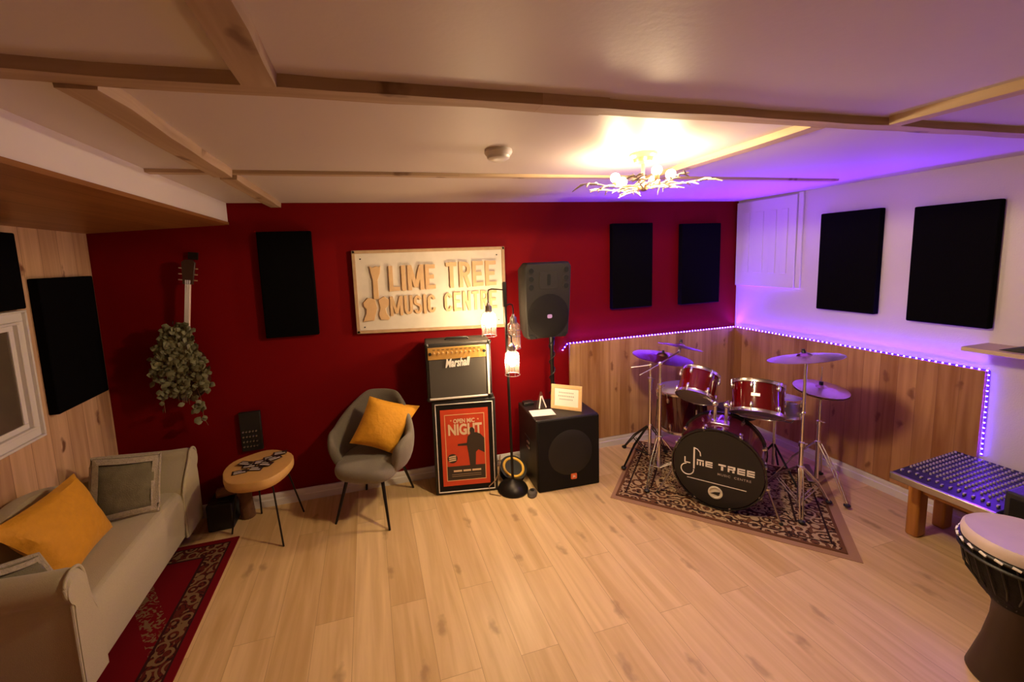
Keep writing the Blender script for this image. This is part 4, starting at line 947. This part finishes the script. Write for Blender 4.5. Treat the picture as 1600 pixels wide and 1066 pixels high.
# stand with dark legs, holding the wide purple-lit ride cymbal
sa, P_ = stand('cymbal_stand', 'dark legged cymbal stand on the left holding the wide low ride cymbal', (-1.43, -.535), .922, .40, [(-1.373, -.10), (-1.62, -.45), (-1.10, -.33)], True, True, sleeve=.80)
nC1 = (.102, -.077, 1); c1 = V((-1.235, -.437, .947)) - P_
MB().tube([V((-.14, .06, .90)), V((0, 0, .920)), c1 - V(nC1).normalized() * .035], .006, 8).make('boom_arm', CHROME, sa, smooth=True)
MB().ball((0, 0, .920), .018, 10).make('boom_joint', CHROME, sa, smooth=True)
tilter(sa, c1, nC1); cymbal(c1, nC1, .240, sa)
# boom stand with the thin crash
sb2, P_ = stand('cymbal_stand', 'chrome boom cymbal stand on the left with a slim crash cymbal seen edge-on', (-1.447, -.672), .975, .36, [(-1.66, -.80), (-1.30, -.48), (-1.26, -.80)], True, False, sleeve=.79)
c2 = V((-1.175, -.572, 1.06)) - P_; nC2 = (.235, .022, 1)
b_end = c2 - V(nC2).normalized() * .045
MB().tube([V((-.165, .03, .885)), V((0, 0, .968)), V((0, 0, .968)).lerp(b_end, .6), b_end], .0062, 8).make('boom_arm', CHROME, sb2, smooth=True)
MB().ball((0, 0, .968), .019, 10).make('boom_joint', CHROME, sb2, smooth=True); MB().ball(b_end, .014, 10).make('boom_end', CHROME, sb2, smooth=True)
tilter(sb2, c2, nC2); cymbal(c2, nC2, .169, sb2)
# right crash stand
sc2, P_ = stand('cymbal_stand', 'tall chrome cymbal stand on the right holding a nearly level crash cymbal', (-.838, -1.325), 1.06, .33, [(-.95, -1.43), (-.56, -1.33), (-.80, -1.02)], True, False, sleeve=.50)
c3 = V((-.83, -1.308, 1.10)) - P_; nC3 = (-.071, .184, 1); tilter(sc2, c3, nC3); cymbal(c3, nC3, .211, sc2)
MB().ball((0, 0, .72), .015, 10).make('height_clamp', CHROME, sc2, smooth=True)
# hi-hat
hh, P_ = stand('hi_hat_stand', 'hi-hat stand with a closed pair of cymbals in front of the right hand cladding', (-.42, -1.142), .74, .36, [(-.49, -1.40), (-.20, -1.02), (-.55, -.93)], False, False, 'hi-hat stand', .52)
c4 = V((-.424, -1.142, .775)) - P_; nC4 = V((-.025, -.127, 1))
cymbal(c4 + V((0, 0, .012)), nC4, .168, hh); cymbal(c4 - V((0, 0, .012)), nC4, .166, hh, flip=-1)
cy(c4 + V((0, 0, -.04)), c4 + V((0, 0, .17)), .0035, n=8).make('pull_rod', CHROME, hh, smooth=True); cy(c4 + V((0, 0, .035)), c4 + V((0, 0, .06)), .013, n=12).make('clutch', BLACK, hh, smooth=True)
MB().lathe([(.012, -.075), (.022, -.065), (.026, -.05), (.015, -.035)], M4.Translation(c4), n=14).make('seat_cup', BLACK, hh, smooth=True)
bx(-.035, .035, -.30, -.05, .012, .022).make('pedal', STEEL, hh, bevel=.003, T=M4.Rotation(R(140), 4, 'Z') @ M4.Rotation(R(-5), 4, 'X'))
# drum stool, low behind the kit
ds = thing('drum_stool', 'low dark drum stool in shadow behind the bass drum, between the right stands', 'stool', (-.62, -.62, .008))
MB().lathe([(.10, .40), (.15, .41), (.155, .44), (.15, .47), (.05, .48)], n=28).make('seat', BLACK, ds, smooth=True); cy((0, 0, .12), (0, 0, .41), .012, n=10).make('pole', IRON, ds)
for k in range(3):
    a = 2 * pi * k / 3 + .2; MB().tube([(0, 0, .26), (.21 * cos(a), .21 * sin(a), .012)], .009, 8).make('leg', IRON, ds, smooth=True)
kp = thing('kick_pedal', 'dark bass drum pedal on the rug behind the right side of the bass drum', 'pedal', (-.86, -.99, .012), R(-141 + 90))
bx(-.045, .045, -.02, .26, 0, .012).make('base_plate', IRON, kp, bevel=.002); bx(-.035, .035, .02, .24, .03, .04).make('footboard', STEEL, kp, bevel=.003, T=M4.Rotation(R(-8), 4, 'X'))
for s in (-1, 1): cy((s * .045, .0, 0), (s * .045, .0, .15), .008, n=8).make('upright', CHROME, kp)
cy((-.05, 0, .145), (.05, 0, .145), .006, n=8).make('axle', CHROME, kp)

# ================================================================ wooden bench with mixer, monitor box, djembe, shelf
BW_ = boards('orange_bench_wood', 'x', .5, 3., (.38, .14, .025), (.62, .28, .06), (.2, .08, .02), knots=.4, rough=.4, grain='z', gapw=.001)
bn = thing('wooden_bench', 'orange-brown wooden bench carrying the mixing desk against the right wall', 'bench', (-.25, -2.15, 0))
bx(-.19, .20, .005, .50, .385, .425).make('bench_top', BW_, bn, bevel=.006)
bx(-.15, -.12, .03, .44, .29, .385).make('apron', BW_, bn, bevel=.003); bx(.12, .15, .03, .44, .29, .385).make('apron', BW_, bn, bevel=.003)
for x, y in ((-.13, .44), (.12, .44), (-.13, .06), (.12, .06)): bx(x - .045, x + .045, y - .03, y + .03, 0, .385).make('leg', BW_, bn, bevel=.012)
mx_ = thing('mixing_desk', 'long black mixing desk with rows of small knobs, lying on the wooden bench', 'mixing desk', (-.325, -1.98, .426))
TM = M4.Rotation(R(-3.5), 4, 'Y')
bx(-.30, .29, -.155, .285, .012, .05).make('chassis', mat('mixer_metal', (.016, .014, .022), .5, spec=.3), mx_, bevel=.008, T=TM)
bx(-.305, -.285, -.155, .285, .008, .052).make('front_lip', STEEL, mx_, bevel=.006, T=TM)
MK = mat('mixer_knob', (.42, .36, .36), .4)
km = MB()
for i in range(14):
    for j in range(9): km.cyl((-.12 + j * .042, .25 - i * .041, .05), (-.12 + j * .042, .25 - i * .041, .063), .0085, .006, n=8)
proto_k = MB().cyl((0, 0, 0), (0, 0, .011), .0062, .0045, n=8).make('knob', MK, mx_, smooth=True)
proto_f = bx(-.010, .010, -.0045, .0045, 0, .012).make('fader_cap', MK, mx_, bevel=.002)
extra = MB()
for i in range(14):
    for j in range(15):
        p = TM @ V((-.150 + j * .029, .265 - i * .030, .050))
        if j < 7:
            q = proto_k if (i, j) == (0, 0) else proto_k.copy()
            if q is not proto_k: COL.objects.link(q); q.parent = mx_
            q.location = p
        else: extra.cyl(p, p + V((0, 0, .011)), .0062, .0045, n=8)
    p = TM @ V((-.235 + (i % 3) * .010, .262 - i * .030, .050)); q = proto_f if i == 0 else proto_f.copy()
    if q is not proto_f: COL.objects.link(q); q.parent = mx_
    q.location = p
tag(extra.make('knobs', MK, mx_, smooth=True), kind='stuff')
bb = thing('monitor_speaker', 'plain black box loudspeaker cut by the right photo edge, beside the mixing desk', 'loudspeaker', (-.40, -2.42, 0))
bx(-.22, .30, -.27, .27, 0, .595).make('cabinet', TOLEX, bb, bevel=.01)
bx(-.226, -.214, -.25, .25, .02, .565).make('front_grille', DARKG, bb, bevel=.003)
for dx in (0,):
    pass
# djembe
dj = thing('djembe', 'carved wooden djembe drum with a pale skin and black rope lacing, in the right foreground', 'djembe', (-1.135, -2.43, 0))
DJW = mat('dark_djembe_wood', (.03, .013, .005), .45, noise=.4, nscale=10, stretch=(1, 1, .25)); 
MB().lathe([(.125, 0), (.13, .01), (.118, .06), (.095, .16), (.078, .27), (.076, .33), (.09, .37)], n=36).make('foot', DJW, dj, smooth=True)
MB().lathe([(.084, .355), (.12, .40), (.155, .48), (.172, .56), (.176, .61), (.175, .628)], n=36).make('bowl', mat('black_djembe_bowl', (.008, .006, .005), .6, spec=.2, bump=.3, bscale=60), dj, smooth=True)
MB().lathe([(.177, .600), (.180, .622), (.176, .640), (.168, .648), (.15, .644), (.004, .643)], n=48).make('skin', mat('goat_skin', (.62, .50, .46), .6, noise=.15, nscale=7), dj, smooth=True)
for z in (.592, .560): MB().tube([(.181 * cos(2 * pi * k / 40), .181 * sin(2 * pi * k / 40), z) for k in range(40)], .007, 6, True).make('rope_ring', BLACK, dj, smooth=True)
for k in range(26):
    a = 2 * pi * k / 26; p = V((.186 * cos(a), .186 * sin(a), .592)); d = V((-sin(a), cos(a), -.25))
    MB().tube([p - d * .011, p + d * .011], .0055, 6).make('white_stitch', PAPER, dj, smooth=True)
    q = V((.183 * cos(a), .183 * sin(a), .585)); MB().tube([q, V((.160 * cos(a + .12), .160 * sin(a + .12), .47)), V((.098 * cos(a), .098 * sin(a), .375))], .003, 5).make('rope', BLACK, dj, smooth=True)
# shelf
sh = bx(-.25, -.001, -2.55, -1.775, 1.188, 1.212).make('wall_shelf', mat('pale_shelf_wood', (.55, .42, .27), .5), None, bevel=.002); tag(sh, 'pale wooden shelf end on the white wall at the right photo edge', 'shelf')
t = thing('equipment_case', 'flat black case lying on the pale wall shelf at the right photo edge', 'case', (-.10, -2.2, 1.213))
mb = MB(); mb.rings([[V((x, y, 0)) for x, y in ((-.10, -.26), (.08, -.26), (.08, .30), (-.10, .30))], [V((x, y, .03)) for x, y in ((-.10, -.26), (.08, -.26), (.08, .22), (-.10, .22))], [V((x, y, .045)) for x, y in ((-.08, -.24), (.07, -.24), (.07, .12), (-.08, .12))]]); mb.make('case', BLACK, t, bevel=.004)
bx(-.02, .02, -.1, .05, .045, .055).make('handle', BLACK, t, bevel=.003)
